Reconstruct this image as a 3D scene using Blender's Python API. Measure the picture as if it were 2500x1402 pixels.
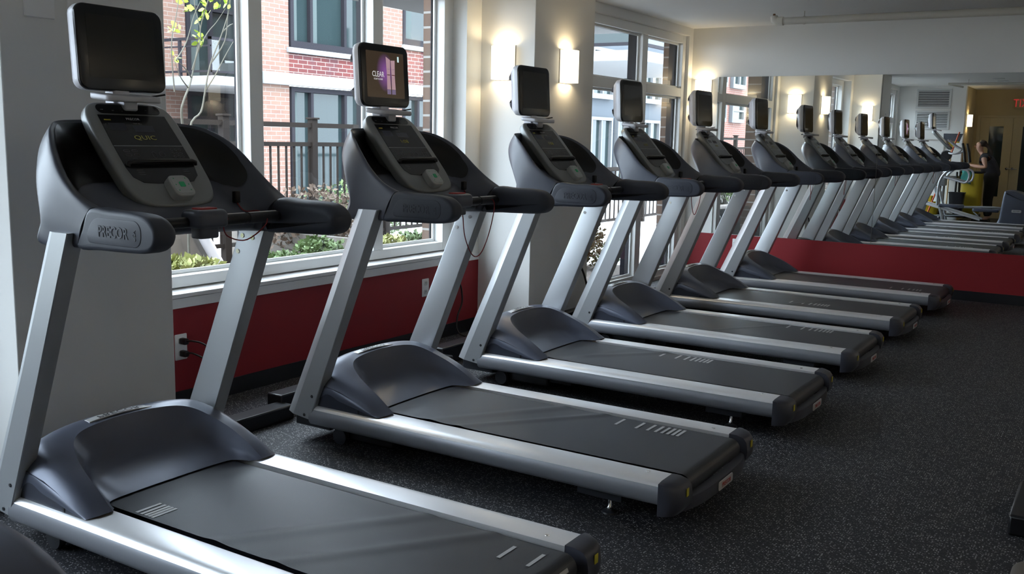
import bpy, bmesh, math, random
from mathutils import Vector, Matrix, noise
random.seed(7)
for o in list(bpy.data.objects): bpy.data.objects.remove(o)
SC = bpy.context.scene
COL = SC.collection
PI = math.pi
# ------------------------------------------------------------------ camera
CAM = (2.70312, -1.71682, 1.31810); YAW = .56151; PIT = .151874; ROL = .02128; FPX = 2369.7
fw = Vector((-math.sin(YAW)*math.cos(PIT), math.cos(YAW)*math.cos(PIT), -math.sin(PIT)))
rt = Vector((math.cos(YAW), math.sin(YAW), 0)); up = rt.cross(fw)
R_ = rt*math.cos(ROL)+up*math.sin(ROL); U_ = -rt*math.sin(ROL)+up*math.cos(ROL)
cd = bpy.data.cameras.new('camera'); cam = bpy.data.objects.new('camera', cd); COL.objects.link(cam)
cd.sensor_fit = 'HORIZONTAL'; cd.sensor_width = 36; cd.lens = FPX/2500*36; cd.clip_start = .05; cd.clip_end = 300
cam.matrix_world = Matrix(((R_.x, U_.x, -fw.x, CAM[0]), (R_.y, U_.y, -fw.y, CAM[1]), (R_.z, U_.z, -fw.z, CAM[2]), (0, 0, 0, 1)))
SC.camera = cam
# ------------------------------------------------------------------ world, sun, exposure
SC.view_settings.view_transform = 'Standard'; SC.view_settings.look = 'None'
SC.view_settings.exposure = 0.62; SC.view_settings.gamma = 1.0; SC.view_settings.use_curve_mapping = False
SC.cycles.use_denoising = True
SC.cycles.max_bounces = 10; SC.cycles.diffuse_bounces = 5; SC.cycles.glossy_bounces = 6
SC.cycles.transparent_max_bounces = 16; SC.cycles.sample_clamp_indirect = 6
SC.cycles.caustics_reflective = False; SC.cycles.caustics_refractive = False
W = bpy.data.worlds.new('sky'); SC.world = W; W.use_nodes = True
bg = W.node_tree.nodes['Background']; bg.inputs[0].default_value = (.75, .87, 1.0, 1); bg.inputs[1].default_value = 7.0
sd = bpy.data.lights.new('sun', 'SUN'); sd.energy = 2.0; sd.angle = math.radians(1.5); sd.color = (1, .95, .88)
sun = bpy.data.objects.new('sun', sd); COL.objects.link(sun)
sun.rotation_euler = Vector((-.55, .45, -.80)).to_track_quat('-Z', 'Y').to_euler()
# ------------------------------------------------------------------ materials
def mat(name, col=(.8, .8, .8), rough=.5, metal=0, emit=None, es=1, spec=.5, coat=0):
    m = bpy.data.materials.new(name); m.use_nodes = True
    b = m.node_tree.nodes['Principled BSDF']
    b.inputs['Base Color'].default_value = (*col, 1); b.inputs['Roughness'].default_value = rough
    b.inputs['Metallic'].default_value = metal; b.inputs['Specular IOR Level'].default_value = spec
    if coat: b.inputs['Coat Weight'].default_value = coat
    if emit: b.inputs['Emission Color'].default_value = (*emit, 1); b.inputs['Emission Strength'].default_value = es
    return m
class N:
    """tiny node helper on an existing principled material"""
    def __init__(s, m): s.t = m.node_tree; s.n = s.t.nodes; s.l = s.t.links; s.b = s.n['Principled BSDF']
    def add(s, typ, **k):
        x = s.n.new(typ)
        for a, v in k.items(): setattr(x, a, v)
        return x
    def link(s, a, b): s.l.new(a, b)
def noisy(m, scale=20, amt=.06, bump=0, bscale=200, bdist=.001):
    h = N(m); tc = h.add('ShaderNodeTexCoord'); nz = h.add('ShaderNodeTexNoise'); nz.inputs['Scale'].default_value = scale
    h.link(tc.outputs['Object'], nz.inputs['Vector'])
    c = h.b.inputs['Base Color'].default_value[:3]
    mx = h.add('ShaderNodeMix', data_type='RGBA')
    mx.inputs[6].default_value = (*[v*(1-amt) for v in c], 1); mx.inputs[7].default_value = (*[min(1, v*(1+amt)) for v in c], 1)
    h.link(nz.outputs['Fac'], mx.inputs[0]); h.link(mx.outputs[2], h.b.inputs['Base Color'])
    if bump:
        n2 = h.add('ShaderNodeTexNoise'); n2.inputs['Scale'].default_value = bscale; h.link(tc.outputs['Object'], n2.inputs['Vector'])
        bp = h.add('ShaderNodeBump'); bp.inputs['Strength'].default_value = bump; bp.inputs['Distance'].default_value = bdist
        h.link(n2.outputs['Fac'], bp.inputs['Height']); h.link(bp.outputs[0], h.b.inputs['Normal'])
    return m
def brushed(m, axis=0, amt=.08):
    """fine streaks along one axis"""
    h = N(m); tc = h.add('ShaderNodeTexCoord'); mp = h.add('ShaderNodeMapping'); nz = h.add('ShaderNodeTexNoise')
    s = [400, 400, 400]; s[axis] = 4; mp.inputs['Scale'].default_value = s; nz.inputs['Scale'].default_value = 1
    h.link(tc.outputs['Object'], mp.inputs[0]); h.link(mp.outputs[0], nz.inputs['Vector'])
    r = h.b.inputs['Roughness'].default_value
    mr = h.add('ShaderNodeMapRange'); mr.inputs[3].default_value = r-amt; mr.inputs[4].default_value = r+amt
    h.link(nz.outputs['Fac'], mr.inputs[0]); h.link(mr.outputs[0], h.b.inputs['Roughness'])
    bp = h.add('ShaderNodeBump'); bp.inputs['Strength'].default_value = .08; bp.inputs['Distance'].default_value = .0005
    h.link(nz.outputs['Fac'], bp.inputs['Height']); h.link(bp.outputs[0], h.b.inputs['Normal'])
    return m
def brick_mat(name, c1, c2, c3, mortar, plane='yz', bw=.21, rh=.0677, ms=.006, bias=0.0):
    m = mat(name, c1, .9, spec=.2); h = N(m)
    tc = h.add('ShaderNodeTexCoord'); sp = h.add('ShaderNodeSeparateXYZ'); cb = h.add('ShaderNodeCombineXYZ')
    h.link(tc.outputs['Object'], sp.inputs[0])
    h.link(sp.outputs['XYZ'.index(plane[0].upper())], cb.inputs[0]); h.link(sp.outputs[2], cb.inputs[1])
    br = h.add('ShaderNodeTexBrick'); br.inputs['Scale'].default_value = 1; br.inputs['Brick Width'].default_value = bw
    br.inputs['Row Height'].default_value = rh; br.inputs['Mortar Size'].default_value = ms; br.inputs['Bias'].default_value = bias
    br.inputs['Color1'].default_value = (*c1, 1); br.inputs['Color2'].default_value = (*c2, 1); br.inputs['Mortar'].default_value = (*mortar, 1)
    h.link(cb.outputs[0], br.inputs['Vector'])
    nz = h.add('ShaderNodeTexNoise'); nz.inputs['Scale'].default_value = 3.1; h.link(tc.outputs['Object'], nz.inputs['Vector'])
    mx = h.add('ShaderNodeMix', data_type='RGBA'); mx.blend_type = 'MIX'
    rp = h.add('ShaderNodeMapRange'); rp.inputs[1].default_value = .5; rp.inputs[2].default_value = .75; rp.inputs[4].default_value = .5
    h.link(nz.outputs['Fac'], rp.inputs[0]); h.link(rp.outputs[0], mx.inputs[0])
    h.link(br.outputs['Color'], mx.inputs[6]); mx.inputs[7].default_value = (*c3, 1)
    h.link(mx.outputs[2], h.b.inputs['Base Color'])
    bp = h.add('ShaderNodeBump'); bp.invert = True; bp.inputs['Strength'].default_value = .6; bp.inputs['Distance'].default_value = .006
    h.link(br.outputs['Fac'], bp.inputs['Height']); h.link(bp.outputs[0], h.b.inputs['Normal'])
    return m
def glass_mat(name, tint=(.96, .98, .975), f0=.06):
    """thin pane: clear, with a Schlick reflection that is the same from both sides"""
    m = bpy.data.materials.new(name); m.use_nodes = True; t = m.node_tree; t.nodes.clear()
    A = t.nodes.new; L = t.links.new
    o = A('ShaderNodeOutputMaterial'); mx = A('ShaderNodeMixShader'); tr = A('ShaderNodeBsdfTransparent'); gl = A('ShaderNodeBsdfGlossy')
    gl.inputs['Roughness'].default_value = 0.0; tr.inputs[0].default_value = (*tint, 1)
    ge = A('ShaderNodeNewGeometry'); dt = A('ShaderNodeVectorMath'); dt.operation = 'DOT_PRODUCT'; L(ge.outputs['Normal'], dt.inputs[0]); L(ge.outputs['Incoming'], dt.inputs[1])
    def mt(op, a, b=None):
        x = A('ShaderNodeMath'); x.operation = op
        if isinstance(a, float): x.inputs[0].default_value = a
        else: L(a, x.inputs[0])
        if b is not None:
            if isinstance(b, float): x.inputs[1].default_value = b
            else: L(b, x.inputs[1])
        return x.outputs[0]
    c = mt('ABSOLUTE', dt.outputs['Value']); p = mt('POWER', mt('SUBTRACT', 1.0, c), 5.0); f = mt('ADD', mt('MULTIPLY', p, 1-f0), f0)
    L(f, mx.inputs[0]); L(tr.outputs[0], mx.inputs[1]); L(gl.outputs[0], mx.inputs[2]); L(mx.outputs[0], o.inputs[0])
    return m
M = {}
M['wall'] = noisy(mat('wall_paint', (.83, .83, .81), .75, spec=.25), 3, .02, .15, 300, .0006)
M['red'] = noisy(mat('red_paint', (.28, .020, .027), .5, spec=.3), 5, .04, .1, 250, .0006)
M['ceil'] = noisy(mat('ceiling_paint', (.87, .87, .86), .8, spec=.2), 4, .02)
M['base'] = noisy(mat('rubber_base', (.012, .013, .018), .45), 8, .1)
M['white'] = mat('white_frame', (.80, .81, .80), .4)
M['cap'] = noisy(mat('cap_plastic', (.050, .053, .072), .42), 30, .05)
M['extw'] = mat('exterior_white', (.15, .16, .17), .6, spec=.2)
M['sill'] = mat('sill_white', (.84, .85, .86), .35)
M['tan'] = noisy(mat('tan_wall', (.52, .42, .24), .7), 3, .03)
M['door'] = noisy(mat('door_paint', (.56, .47, .29), .5), 3, .03)
M['alu'] = brushed(mat('aluminium', (.70, .71, .74), .30, .85), 0)
M['silver'] = brushed(mat('silver_paint', (.47, .49, .51), .38, .6), 2, .05)
M['shell'] = noisy(mat('charcoal_plastic', (.080, .088, .115), .38, spec=.5), 30, .05, .12, 900, .0004)
M['grip'] = noisy(mat('armrest_rubber', (.045, .050, .068), .5, spec=.4), 30, .05, .3, 700, .0006)
M['hood'] = noisy(mat('hood_plastic', (.115, .128, .175), .33, .25), 30, .04, .08, 900, .0003)
M['dark'] = mat('dark_plastic', (.020, .022, .028), .4)
M['side'] = mat('hood_side', (.035, .040, .060), .38)
M['black'] = mat('black_plastic', (.008, .008, .010), .35)
M['pocket'] = mat('pocket_black', (.006, .006, .007), .3)
M['greyp'] = mat('console_silver', (.26, .27, .27), .4, .35)
M['mon'] = mat('monitor_silver', (.62, .62, .66), .42, .1)
M['gloss'] = mat('gloss_black', (.010, .011, .014), .18)
M['screen'] = mat('screen_off', (.012, .011, .009), .10, spec=.6)
M['chrome'] = mat('chrome', (.8, .8, .82), .12, 1)
M['keyg'] = mat('key_grey', (.46, .48, .48), .45)
M['green'] = mat('green_key', (.02, .30, .12), .4, emit=(.02, .5, .2), es=.03)
M['redp'] = mat('red_button', (.42, .03, .03), .4)
M['cord'] = mat('red_cord', (.28, .015, .02), .5)
M['ink'] = mat('print_grey', (.16, .16, .17), .5)
M['inkw'] = mat('print_white', (.5, .5, .5), .5)
M['led'] = mat('led_amber', (.1, .1, .02), .5, emit=(.42, .40, .08), es=.06)
M['yel'] = mat('yellow_sticker', (.50, .42, .03), .5)
M['mark'] = mat('belt_print', (.52, .52, .52), .6)
M['plate'] = mat('plate_silver', (.62, .62, .62), .35, .3)
M['tblack'] = mat('print_black', (.01, .01, .01), .5)
M['tred'] = mat('print_red', (.5, .03, .03), .5)
M['cable'] = mat('cable_black', (.01, .01, .01), .45)
M['lampm'] = mat('lamp_metal', (.6, .58, .55), .35, .8)
M['pipe'] = mat('pipe_paint', (.70, .68, .62), .5)
M['brass'] = mat('bronze', (.16, .08, .04), .4, .7)
M['glass'] = glass_mat('window_glass')
M['conc'] = noisy(mat('concrete', (.23, .235, .24), .85), 6, .08)
M['fence'] = mat('fence_brown', (.022, .018, .016), .85, spec=.08)
M['bframe'] = mat('bronze_window_frame', (.022, .021, .026), .8, spec=.1)
M['bglass'] = mat('building_glass', (.020, .032, .034), .05, spec=.35)
M['curtain'] = mat('curtain', (.06, .08, .08), .9)
M['brickp'] = brick_mat('pink_brick', (.185, .108, .086), (.21, .125, .098), (.23, .15, .115), (.27, .24, .215))
M['brickr'] = brick_mat('red_brick', (.135, .040, .037), (.11, .036, .036), (.055, .05, .065), (.30, .24, .22))
M['brickx'] = brick_mat('facade_brick', (.42, .17, .12), (.36, .14, .10), (.45, .22, .16), (.5, .42, .38), 'xz')
M['brickb'] = brick_mat('pier_brick', (.12, .075, .055), (.14, .09, .065), (.10, .07, .055), (.30, .28, .26), 'yz', .30, .0975, .008)
M['soil'] = noisy(mat('mulch', (.15, .125, .11), .95), 25, .5, .8, 40, .02)
M['pave'] = noisy(mat('paving', (.42, .42, .42), .85), 4, .06)
M['stucco'] = noisy(mat('stucco', (.13, .115, .10), .9), 5, .05)
M['bark'] = noisy(mat('bark', (.11, .105, .085), .9), 30, .2)
M['leafy'] = noisy(mat('spring_leaf', (.38, .52, .06), .6), 10, .3)
M['leafg'] = noisy(mat('shrub_leaf', (.14, .20, .08), .6), 6, .4)
M['leafo'] = noisy(mat('shrub_leaf_yellow', (.34, .35, .13), .6), 6, .35)
M['mirror'] = mat('mirror_silver', (.90, .93, .92), .0, 1)
M['skin'] = mat('skin', (.55, .31, .22), .55)
M['hair'] = mat('hair', (.030, .018, .012), .5)
M['shirt'] = noisy(mat('patterned_shirt', (.035, .035, .045), .8), 60, .9)
M['trou'] = mat('black_trousers', (.008, .008, .010), .8)
M['ybag'] = noisy(mat('yellow_vinyl', (.50, .37, .015), .5), 6, .12)
M['ora'] = mat('orange_stick', (.55, .09, .03), .45)
M['wood'] = noisy(mat('wood_stick', (.50, .32, .14), .6), 10, .15)
M['brist'] = noisy(mat('bristle_grey', (.09, .10, .12), .9), 60, .3)
M['teal'] = mat('teal_cloth', (.06, .30, .26), .9)
M['exitr'] = mat('exit_red', (.6, .03, .03), .5, emit=(.9, .05, .05), es=.25)
M['slot'] = mat('vent_dark', (.03, .032, .035), .7)
M['voff'] = mat('vent_white', (.66, .68, .68), .5)
def floor_mat():
    m = mat('rubber_floor', (.016, .017, .022), .62, spec=.35); h = N(m)
    tc = h.add('ShaderNodeTexCoord')
    def flecks(scale, r, prob, lo, hi):
        v = h.add('ShaderNodeTexVoronoi'); v.inputs['Scale'].default_value = scale; v.voronoi_dimensions = '2D'
        h.link(tc.outputs['Object'], v.inputs['Vector'])
        a = h.add('ShaderNodeMath', operation='LESS_THAN'); a.inputs[1].default_value = r; h.link(v.outputs['Distance'], a.inputs[0])
        s = h.add('ShaderNodeSeparateColor'); h.link(v.outputs['Color'], s.inputs[0])
        b = h.add('ShaderNodeMath', operation='LESS_THAN'); b.inputs[1].default_value = prob; h.link(s.outputs[0], b.inputs[0])
        c = h.add('ShaderNodeMath', operation='MULTIPLY'); h.link(a.outputs[0], c.inputs[0]); h.link(b.outputs[0], c.inputs[1])
        mr = h.add('ShaderNodeMapRange'); mr.inputs[3].default_value = lo; mr.inputs[4].default_value = hi; h.link(s.outputs[1], mr.inputs[0])
        return c, mr
    c1, v1 = flecks(120, .30, .30, .14, .50); c2, v2 = flecks(210, .34, .25, .05, .25)
    m1 = h.add('ShaderNodeMix', data_type='RGBA'); m1.inputs[6].default_value = (.018, .019, .025, 1)
    h.link(c2.outputs[0], m1.inputs[0]); h.link(v2.outputs[0], m1.inputs[7])
    m2 = h.add('ShaderNodeMix', data_type='RGBA'); h.link(c1.outputs[0], m2.inputs[0]); h.link(m1.outputs[2], m2.inputs[6]); h.link(v1.outputs[0], m2.inputs[7])
    h.link(m2.outputs[2], h.b.inputs['Base Color'])
    nz = h.add('ShaderNodeTexNoise'); nz.inputs['Scale'].default_value = 90; h.link(tc.outputs['Object'], nz.inputs['Vector'])
    bp = h.add('ShaderNodeBump'); bp.inputs['Strength'].default_value = .4; bp.inputs['Distance'].default_value = .002
    h.link(nz.outputs['Fac'], bp.inputs['Height']); h.link(bp.outputs[0], h.b.inputs['Normal'])
    return m
M['floor'] = floor_mat()
def belt_mat():
    m = mat('running_belt', (.028, .030, .038), .44, spec=.55); h = N(m); tc = h.add('ShaderNodeTexCoord')
    w = h.add('ShaderNodeTexWave'); w.inputs['Scale'].default_value = 95; w.bands_direction = 'X'; h.link(tc.outputs['Object'], w.inputs['Vector'])
    w2 = h.add('ShaderNodeTexWave'); w2.inputs['Scale'].default_value = 95; w2.bands_direction = 'Y'; h.link(tc.outputs['Object'], w2.inputs['Vector'])
    mu = h.add('ShaderNodeMath', operation='MULTIPLY'); h.link(w.outputs['Fac'], mu.inputs[0]); h.link(w2.outputs['Fac'], mu.inputs[1])
    bp = h.add('ShaderNodeBump'); bp.inputs['Strength'].default_value = .35; bp.inputs['Distance'].default_value = .0008
    h.link(mu.outputs[0], bp.inputs['Height']); h.link(bp.outputs[0], h.b.inputs['Normal'])
    return m
M['belt'] = belt_mat()
M['railside'] = mat('rail_side_grey', (.27, .28, .31), .36, .35)  # outer rail sides, darker grey than the rail tops
def rail_mat():
    m = mat('rail_aluminium', (.90, .90, .92), .36, .55); h = N(m); tc = h.add('ShaderNodeTexCoord')
    mp = h.add('ShaderNodeMapping'); mp.inputs['Scale'].default_value = (3, 260, 260)
    nz = h.add('ShaderNodeTexNoise'); nz.inputs['Scale'].default_value = 1
    h.link(tc.outputs['Object'], mp.inputs[0]); h.link(mp.outputs[0], nz.inputs['Vector'])
    bp = h.add('ShaderNodeBump'); bp.inputs['Strength'].default_value = .12; bp.inputs['Distance'].default_value = .0005
    h.link(nz.outputs['Fac'], bp.inputs['Height']); h.link(bp.outputs[0], h.b.inputs['Normal'])
    return m
M['rail'] = rail_mat()
def ad_mat():
    m = mat('screen_advert', (.012, .010, .008), .12); h = N(m); tc = h.add('ShaderNodeTexCoord')
    mp = h.add('ShaderNodeMapping', vector_type='TEXTURE'); mp.inputs['Location'].default_value = (0, .325, 1.59); mp.inputs['Scale'].default_value = (1, .060, .085)
    g = h.add('ShaderNodeTexGradient', gradient_type='SPHERICAL'); h.link(tc.outputs['Object'], mp.inputs[0]); h.link(mp.outputs[0], g.inputs[0])
    cr = h.add('ShaderNodeValToRGB'); cr.color_ramp.elements[0].color = (.030, .020, .012, 1); cr.color_ramp.elements[1].color = (.17, .06, .23, 1)
    cr.color_ramp.elements[1].position = .9
    h.link(g.outputs[0], cr.inputs[0]); h.link(cr.outputs[0], h.b.inputs['Emission Color']); h.b.inputs['Emission Strength'].default_value = .8
    return m
M['ad'] = ad_mat()
M['bottle'] = mat('advert_bottle', (.1, .1, .1), .4, emit=(.42, .26, .30), es=.6)
M['adcap'] = mat('advert_cap', (.1, .1, .1), .4, emit=(.12, .09, .16), es=.8)
M['adtxt'] = mat('advert_text', (.1, .1, .1), .4, emit=(.6, .6, .6), es=.7)
M['adbadge'] = mat('advert_badge', (.1, .1, .1), .4, emit=(.45, .62, .62), es=.8)
# ------------------------------------------------------------------ mesh helpers
def link(name, me, m=None, parent=None):
    o = bpy.data.objects.new(name, me); COL.objects.link(o)
    if m is not None:
        for k in (m if isinstance(m, (list, tuple)) else [m]): me.materials.append(k)
    if parent: o.parent = parent
    return o
class MB:
    def __init__(s): s.v = []; s.f = []; s.mi = []
    def add(s, vs, fs, mi=0, mt=None):
        b = len(s.v)
        s.v += [tuple(mt @ Vector(p)) if mt else tuple(p) for p in vs]
        s.f += [[b+i for i in f] for f in fs]; s.mi += [mi]*len(fs); return s
    def box(s, x0, x1, y0, y1, z0, z1, mi=0, mt=None):
        return s.add([(x, y, z) for x in (x0, x1) for y in (y0, y1) for z in (z0, z1)],
                     [(0, 1, 3, 2), (4, 6, 7, 5), (0, 4, 5, 1), (2, 3, 7, 6), (0, 2, 6, 4), (1, 5, 7, 3)], mi, mt)
    def prism(s, pts, axis, a, b, mi=0, mt=None):
        """pts 2D in the two other axes (in xyz order)"""
        n = len(pts)
        def P(p, t): q = list(p); q.insert(axis, t); return q
        vs = [P(p, a) for p in pts]+[P(p, b) for p in pts]
        return s.add(vs, [list(range(n)), list(range(2*n-1, n-1, -1))]+[(i, (i+1) % n, n+(i+1) % n, n+i) for i in range(n)], mi, mt)
    def grid(s, rows, close_u=False, close_v=False, mi=0, caps=False, keep=None):
        R, Cn = len(rows), len(rows[0]); vs = [p for r in rows for p in r]; fs = []
        for i in range(R if close_u else R-1):
            for j in range(Cn if close_v else Cn-1):
                if keep and not keep(i, j): continue
                fs.append((i*Cn+j, i*Cn+(j+1) % Cn, ((i+1) % R)*Cn+(j+1) % Cn, ((i+1) % R)*Cn+j))
        if caps: fs += [list(range(Cn-1, -1, -1)), [(R-1)*Cn+j for j in range(Cn)]]
        return s.add(vs, fs, mi)
    def tube(s, pts, r, n=10, mi=0, cap=True, closed=False):
        pts = [Vector(p) for p in pts]; rs = r if isinstance(r, (list, tuple)) else [r]*len(pts); rows = []; prev = None
        for i, p in enumerate(pts):
            a = pts[i-1] if (i > 0 or closed) else p; b = pts[(i+1) % len(pts)] if (i < len(pts)-1 or closed) else p
            t = (b-a).normalized()
            if prev is None: prev = t.orthogonal().normalized()
            prev = (prev-t*prev.dot(t)).normalized(); q = t.cross(prev)
            rows.append([tuple(p+prev*math.cos(2*PI*k/n)*rs[i]+q*math.sin(2*PI*k/n)*rs[i]) for k in range(n)])
        return s.grid(rows, closed, True, mi, cap and not closed)
    def lathe(s, prof, c=(0, 0, 0), axis=2, n=20, mi=0):
        rows = []
        for r, h in prof:
            row = []
            for k in range(n):
                a = 2*PI*k/n; q = [r*math.cos(a), r*math.sin(a)]; q.insert(axis, h); row.append(tuple(c[i]+q[i] for i in range(3)))
            rows.append(row)
        return s.grid(rows, False, True, mi, True)
    def build(s, name, m, parent=None, smooth=None, bevel=0, seg=2, sub=0):
        me = bpy.data.meshes.new(name); me.from_pydata(s.v, [], s.f); me.validate()
        for p, i in zip(me.polygons, s.mi): p.material_index = i
        bm = bmesh.new(); bm.from_mesh(me); bmesh.ops.recalc_face_normals(bm, faces=bm.faces); bm.to_mesh(me); bm.free()
        o = link(name, me, m, parent)
        if smooth is not None:
            me.shade_smooth(); me.set_sharp_from_angle(angle=math.radians(smooth))
        if bevel:
            b = o.modifiers.new('bevel', 'BEVEL'); b.width = bevel; b.segments = seg; b.limit_method = 'ANGLE'; b.angle_limit = math.radians(40)
            if smooth is None: me.shade_smooth(); me.set_sharp_from_angle(angle=math.radians(50))
        return o
def box(name, x0, x1, y0, y1, z0, z1, m, parent=None, bevel=0):
    return MB().box(x0, x1, y0, y1, z0, z1).build(name, m, parent, bevel=bevel)
def catmull(pts, n, closed=False):
    P = [Vector(p) for p in pts]; L = len(P); out = []
    for i in range(L if closed else L-1):
        if closed: a, b, c, d = P[i-1], P[i], P[(i+1) % L], P[(i+2) % L]
        else: a, b, c, d = P[max(i-1, 0)], P[i], P[i+1], P[min(i+2, L-1)]
        for k in range(n):
            t = k/n
            out.append(.5*((2*b)+(c-a)*t+(2*a-5*b+4*c-d)*t*t+(3*b-a-3*c+d)*t**3))
    if not closed: out.append(P[-1])
    return out
def rrect(w, h, r, n=6, cx=0, cy=0):
    o = []
    for sx, sy, a0 in ((1, 1, 0), (-1, 1, 90), (-1, -1, 180), (1, -1, 270)):
        for k in range(n+1):
            a = math.radians(a0+90*k/n); o.append((cx+sx*(w/2-r)+r*math.cos(a), cy+sy*(h/2-r)+r*math.sin(a)))
    return o
def inset(pts, d):
    n = len(pts); out = []; A = sum(pts[i][0]*pts[(i+1) % n][1]-pts[(i+1) % n][0]*pts[i][1] for i in range(n)); sg = 1 if A > 0 else -1
    for i in range(n):
        a, b, c = Vector(pts[i-1][:2]), Vector(pts[i][:2]), Vector(pts[(i+1) % n][:2])
        e1 = (b-a); e2 = (c-b)
        if e1.length < 1e-9: e1 = e2
        if e2.length < 1e-9: e2 = e1
        nn = (Vector((-e1.y, e1.x)).normalized()+Vector((-e2.y, e2.x)).normalized())
        nn = nn.normalized()*sg if nn.length > 1e-9 else Vector((0, 0)); out.append(tuple(b+nn*d))
    return out
def pillow(mb, pts, d0, d1, r0, r1, fn, n=4, mi=0):
    """rounded slab: outline pts extruded from depth d0 to d1, edges rounded by r0 (at d0) and r1 (at d1); fn(u,v,d)->xyz"""
    rows = []
    if r0:
        for k in range(n+1):
            a = PI/2*k/n; rows.append([fn(p[0], p[1], d0+(d1-d0)/abs(d1-d0)*r0*(1-math.sin(a))) for p in inset(pts, r0*(1-math.cos(a)))][:])
        rows = rows[:: -1] if False else rows
        rows.sort(key=lambda r: 0)
        rr = []
        for k in range(n+1):
            a = PI/2*k/n; rr.append([fn(p[0], p[1], d0+math.copysign(r0*(1-math.sin(a)), d1-d0)) for p in inset(pts, r0*(1-math.cos(a)))])
        # a=0: on the outline?  cos0=1 -> inset 0, depth d0+r0 ; a=90: inset r0, depth d0
        rows = rr[::-1]
    else: rows = [[fn(p[0], p[1], d0) for p in pts]]
    if r1:
        for k in range(n+1):
            a = PI/2*k/n; rows.append([fn(p[0], p[1], d1-math.copysign(r1*(1-math.sin(a)), d1-d0)) for p in inset(pts, r1*(1-math.cos(a)))])
    else: rows.append([fn(p[0], p[1], d1) for p in pts])
    return mb.grid(rows, False, True, mi, True)
def text(name, s, size, fn, m, parent=None, ext=.0006, sx=1.0, align='CENTER', off=0):
    """flat lettering; fn(u,v,d)->xyz maps text plane to the thing"""
    cu = bpy.data.curves.new(name, 'FONT'); cu.body = s; cu.size = size; cu.extrude = ext; cu.align_x = align; cu.align_y = 'CENTER'; cu.offset = off
    cu.resolution_u = 2
    o = bpy.data.objects.new(name, cu); COL.objects.link(o)
    dg = bpy.context.evaluated_depsgraph_get(); me = bpy.data.meshes.new_from_object(o.evaluated_get(dg)); bpy.data.objects.remove(o)
    for v in me.vertices: v.co = fn(v.co.x*sx, v.co.y, v.co.z)
    me.materials.clear(); return link(name, me, m, parent)
def thing(name, label, cat, loc=(0, 0, 0), group=None, rz=0):
    o = bpy.data.objects.new(name, None); COL.objects.link(o); o.location = loc; o.rotation_euler = (0, 0, rz)
    o.empty_display_size = .1; return tag(o, label, cat, group)
def tag(o, label, cat, group=None, kind=None):
    o['label'] = label; o['category'] = cat
    if group: o['group'] = group
    if kind: o['kind'] = kind
    return o
def struct(o, label=None):
    o['kind'] = 'structure'
    if label: o['label'] = label
    return o
def copy_tree(o, parent=None, loc=None):
    c = o.copy(); COL.objects.link(c); c.parent = parent
    if loc is not None: c.location = loc
    for ch in list(o.children): copy_tree(ch, c)
    return c
# ------------------------------------------------------------------ room shell
XW = -1.05; YM = 7.498; ZC = 2.42; XR = 4.7; YB = -2.60; XA = .09; YD = -3.90
PF = -.63; P1 = (.235, .918); P2 = (3.80, 4.62)
W0 = (-2.45, .06); W1 = (1.05, 3.63); W2 = (4.72, 7.40)   # window openings along y
ZS = .535; ZT = 2.30
struct(box('floor', -1.06, XR+.2, YD-.3, YM+.1, -.12, 0, M['floor']), 'black rubber gym floor with pale flecks')
struct(box('ceiling', -1.40, XR+.2, YD-.3, YM+.2, ZC, ZC+.25, M['ceil']), 'painted ceiling above the treadmills')
# window wall: white part above, red band below
wl = MB()
T = -1.245
for a, b in ((YD-.3, W0[0]), (W0[1], W1[0]), (W1[1], W2[0]), (W2[1], YM+.1)):
    wl.box(T, XW, a, b, 0, ZC)
for a, b, z0, z1 in ((*W0, 2.34, ZC), (*W0, -.1, .03), (*W1, .49, ZS), (*W1, ZT, ZC), (*W2, 2.34, ZC), (*W2, -.1, .03)):
    wl.box(T, XW, a, b, z0, z1)
for a, b in (W1,): wl.box(T, XW-.004, a, b, 0, .49)
struct(wl.build('wall_left', M['wall']), 'white window wall')
rb = MB()
for a, b in ((P1[1], P2[0]),): rb.box(XW-.003, XW+.002, a, b, .085, .4885)
struct(rb.build('wall_left_dado', M['red']), 'red band below the long window')
bb = MB()
for a, b in ((P1[1], P2[0]),): bb.box(XW-.004, XW+.008, a, b, 0, .085)
struct(bb.build('baseboard_left', M['base']))
struct(box('baseboard_mirror_side', XW, XR, YM-.010, YM+.02, 0, .085, M['base']))
struct(box('wall_far', XW-.3, XR+.2, YM, YM+.15, 0, ZC, M['wall']), 'white wall above and beside the mirror')
struct(box('wall_far_dado', XW, XR, YM-.004, YM+.01, .085, .430, M['red']), 'red band under the mirror')
struct(box('trim_1', XW, PF+.42, YM-.007, YM+.01, .428, .436, M['sill']))
struct(box('wall_right', XR, XR+.15, YD, YM, 0, ZC, M['wall']))
struct(box('wall_back', XW-.2, XA, YB-.15, YB, 0, ZC, M['wall']), 'white wall with two vents')
struct(box('wall_alcove', XA-.15, XA, YD, YB-.15, 0, ZC, M['tan']))
struct(box('wall_doors', XA-.15, XR+.1, YD-.15, YD, 0, ZC, M['tan']), 'tan wall around the double doors')
# pillars
def pillar(name, y0, y1):
    p = MB(); p.box(XW-.02, PF, y0, y1, 0, ZC)
    o = struct(p.build(name, M['wall'], bevel=.004)); return o
pillar('wall_pillar_near', *P1); pillar('wall_pillar_middle', *P2)
for n, (y0, y1) in enumerate((P1, P2)):
    struct(box('baseboard_pillar', XW, PF+.008, y0-.008, y1+.008, 0, .085, M['base']))
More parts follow.
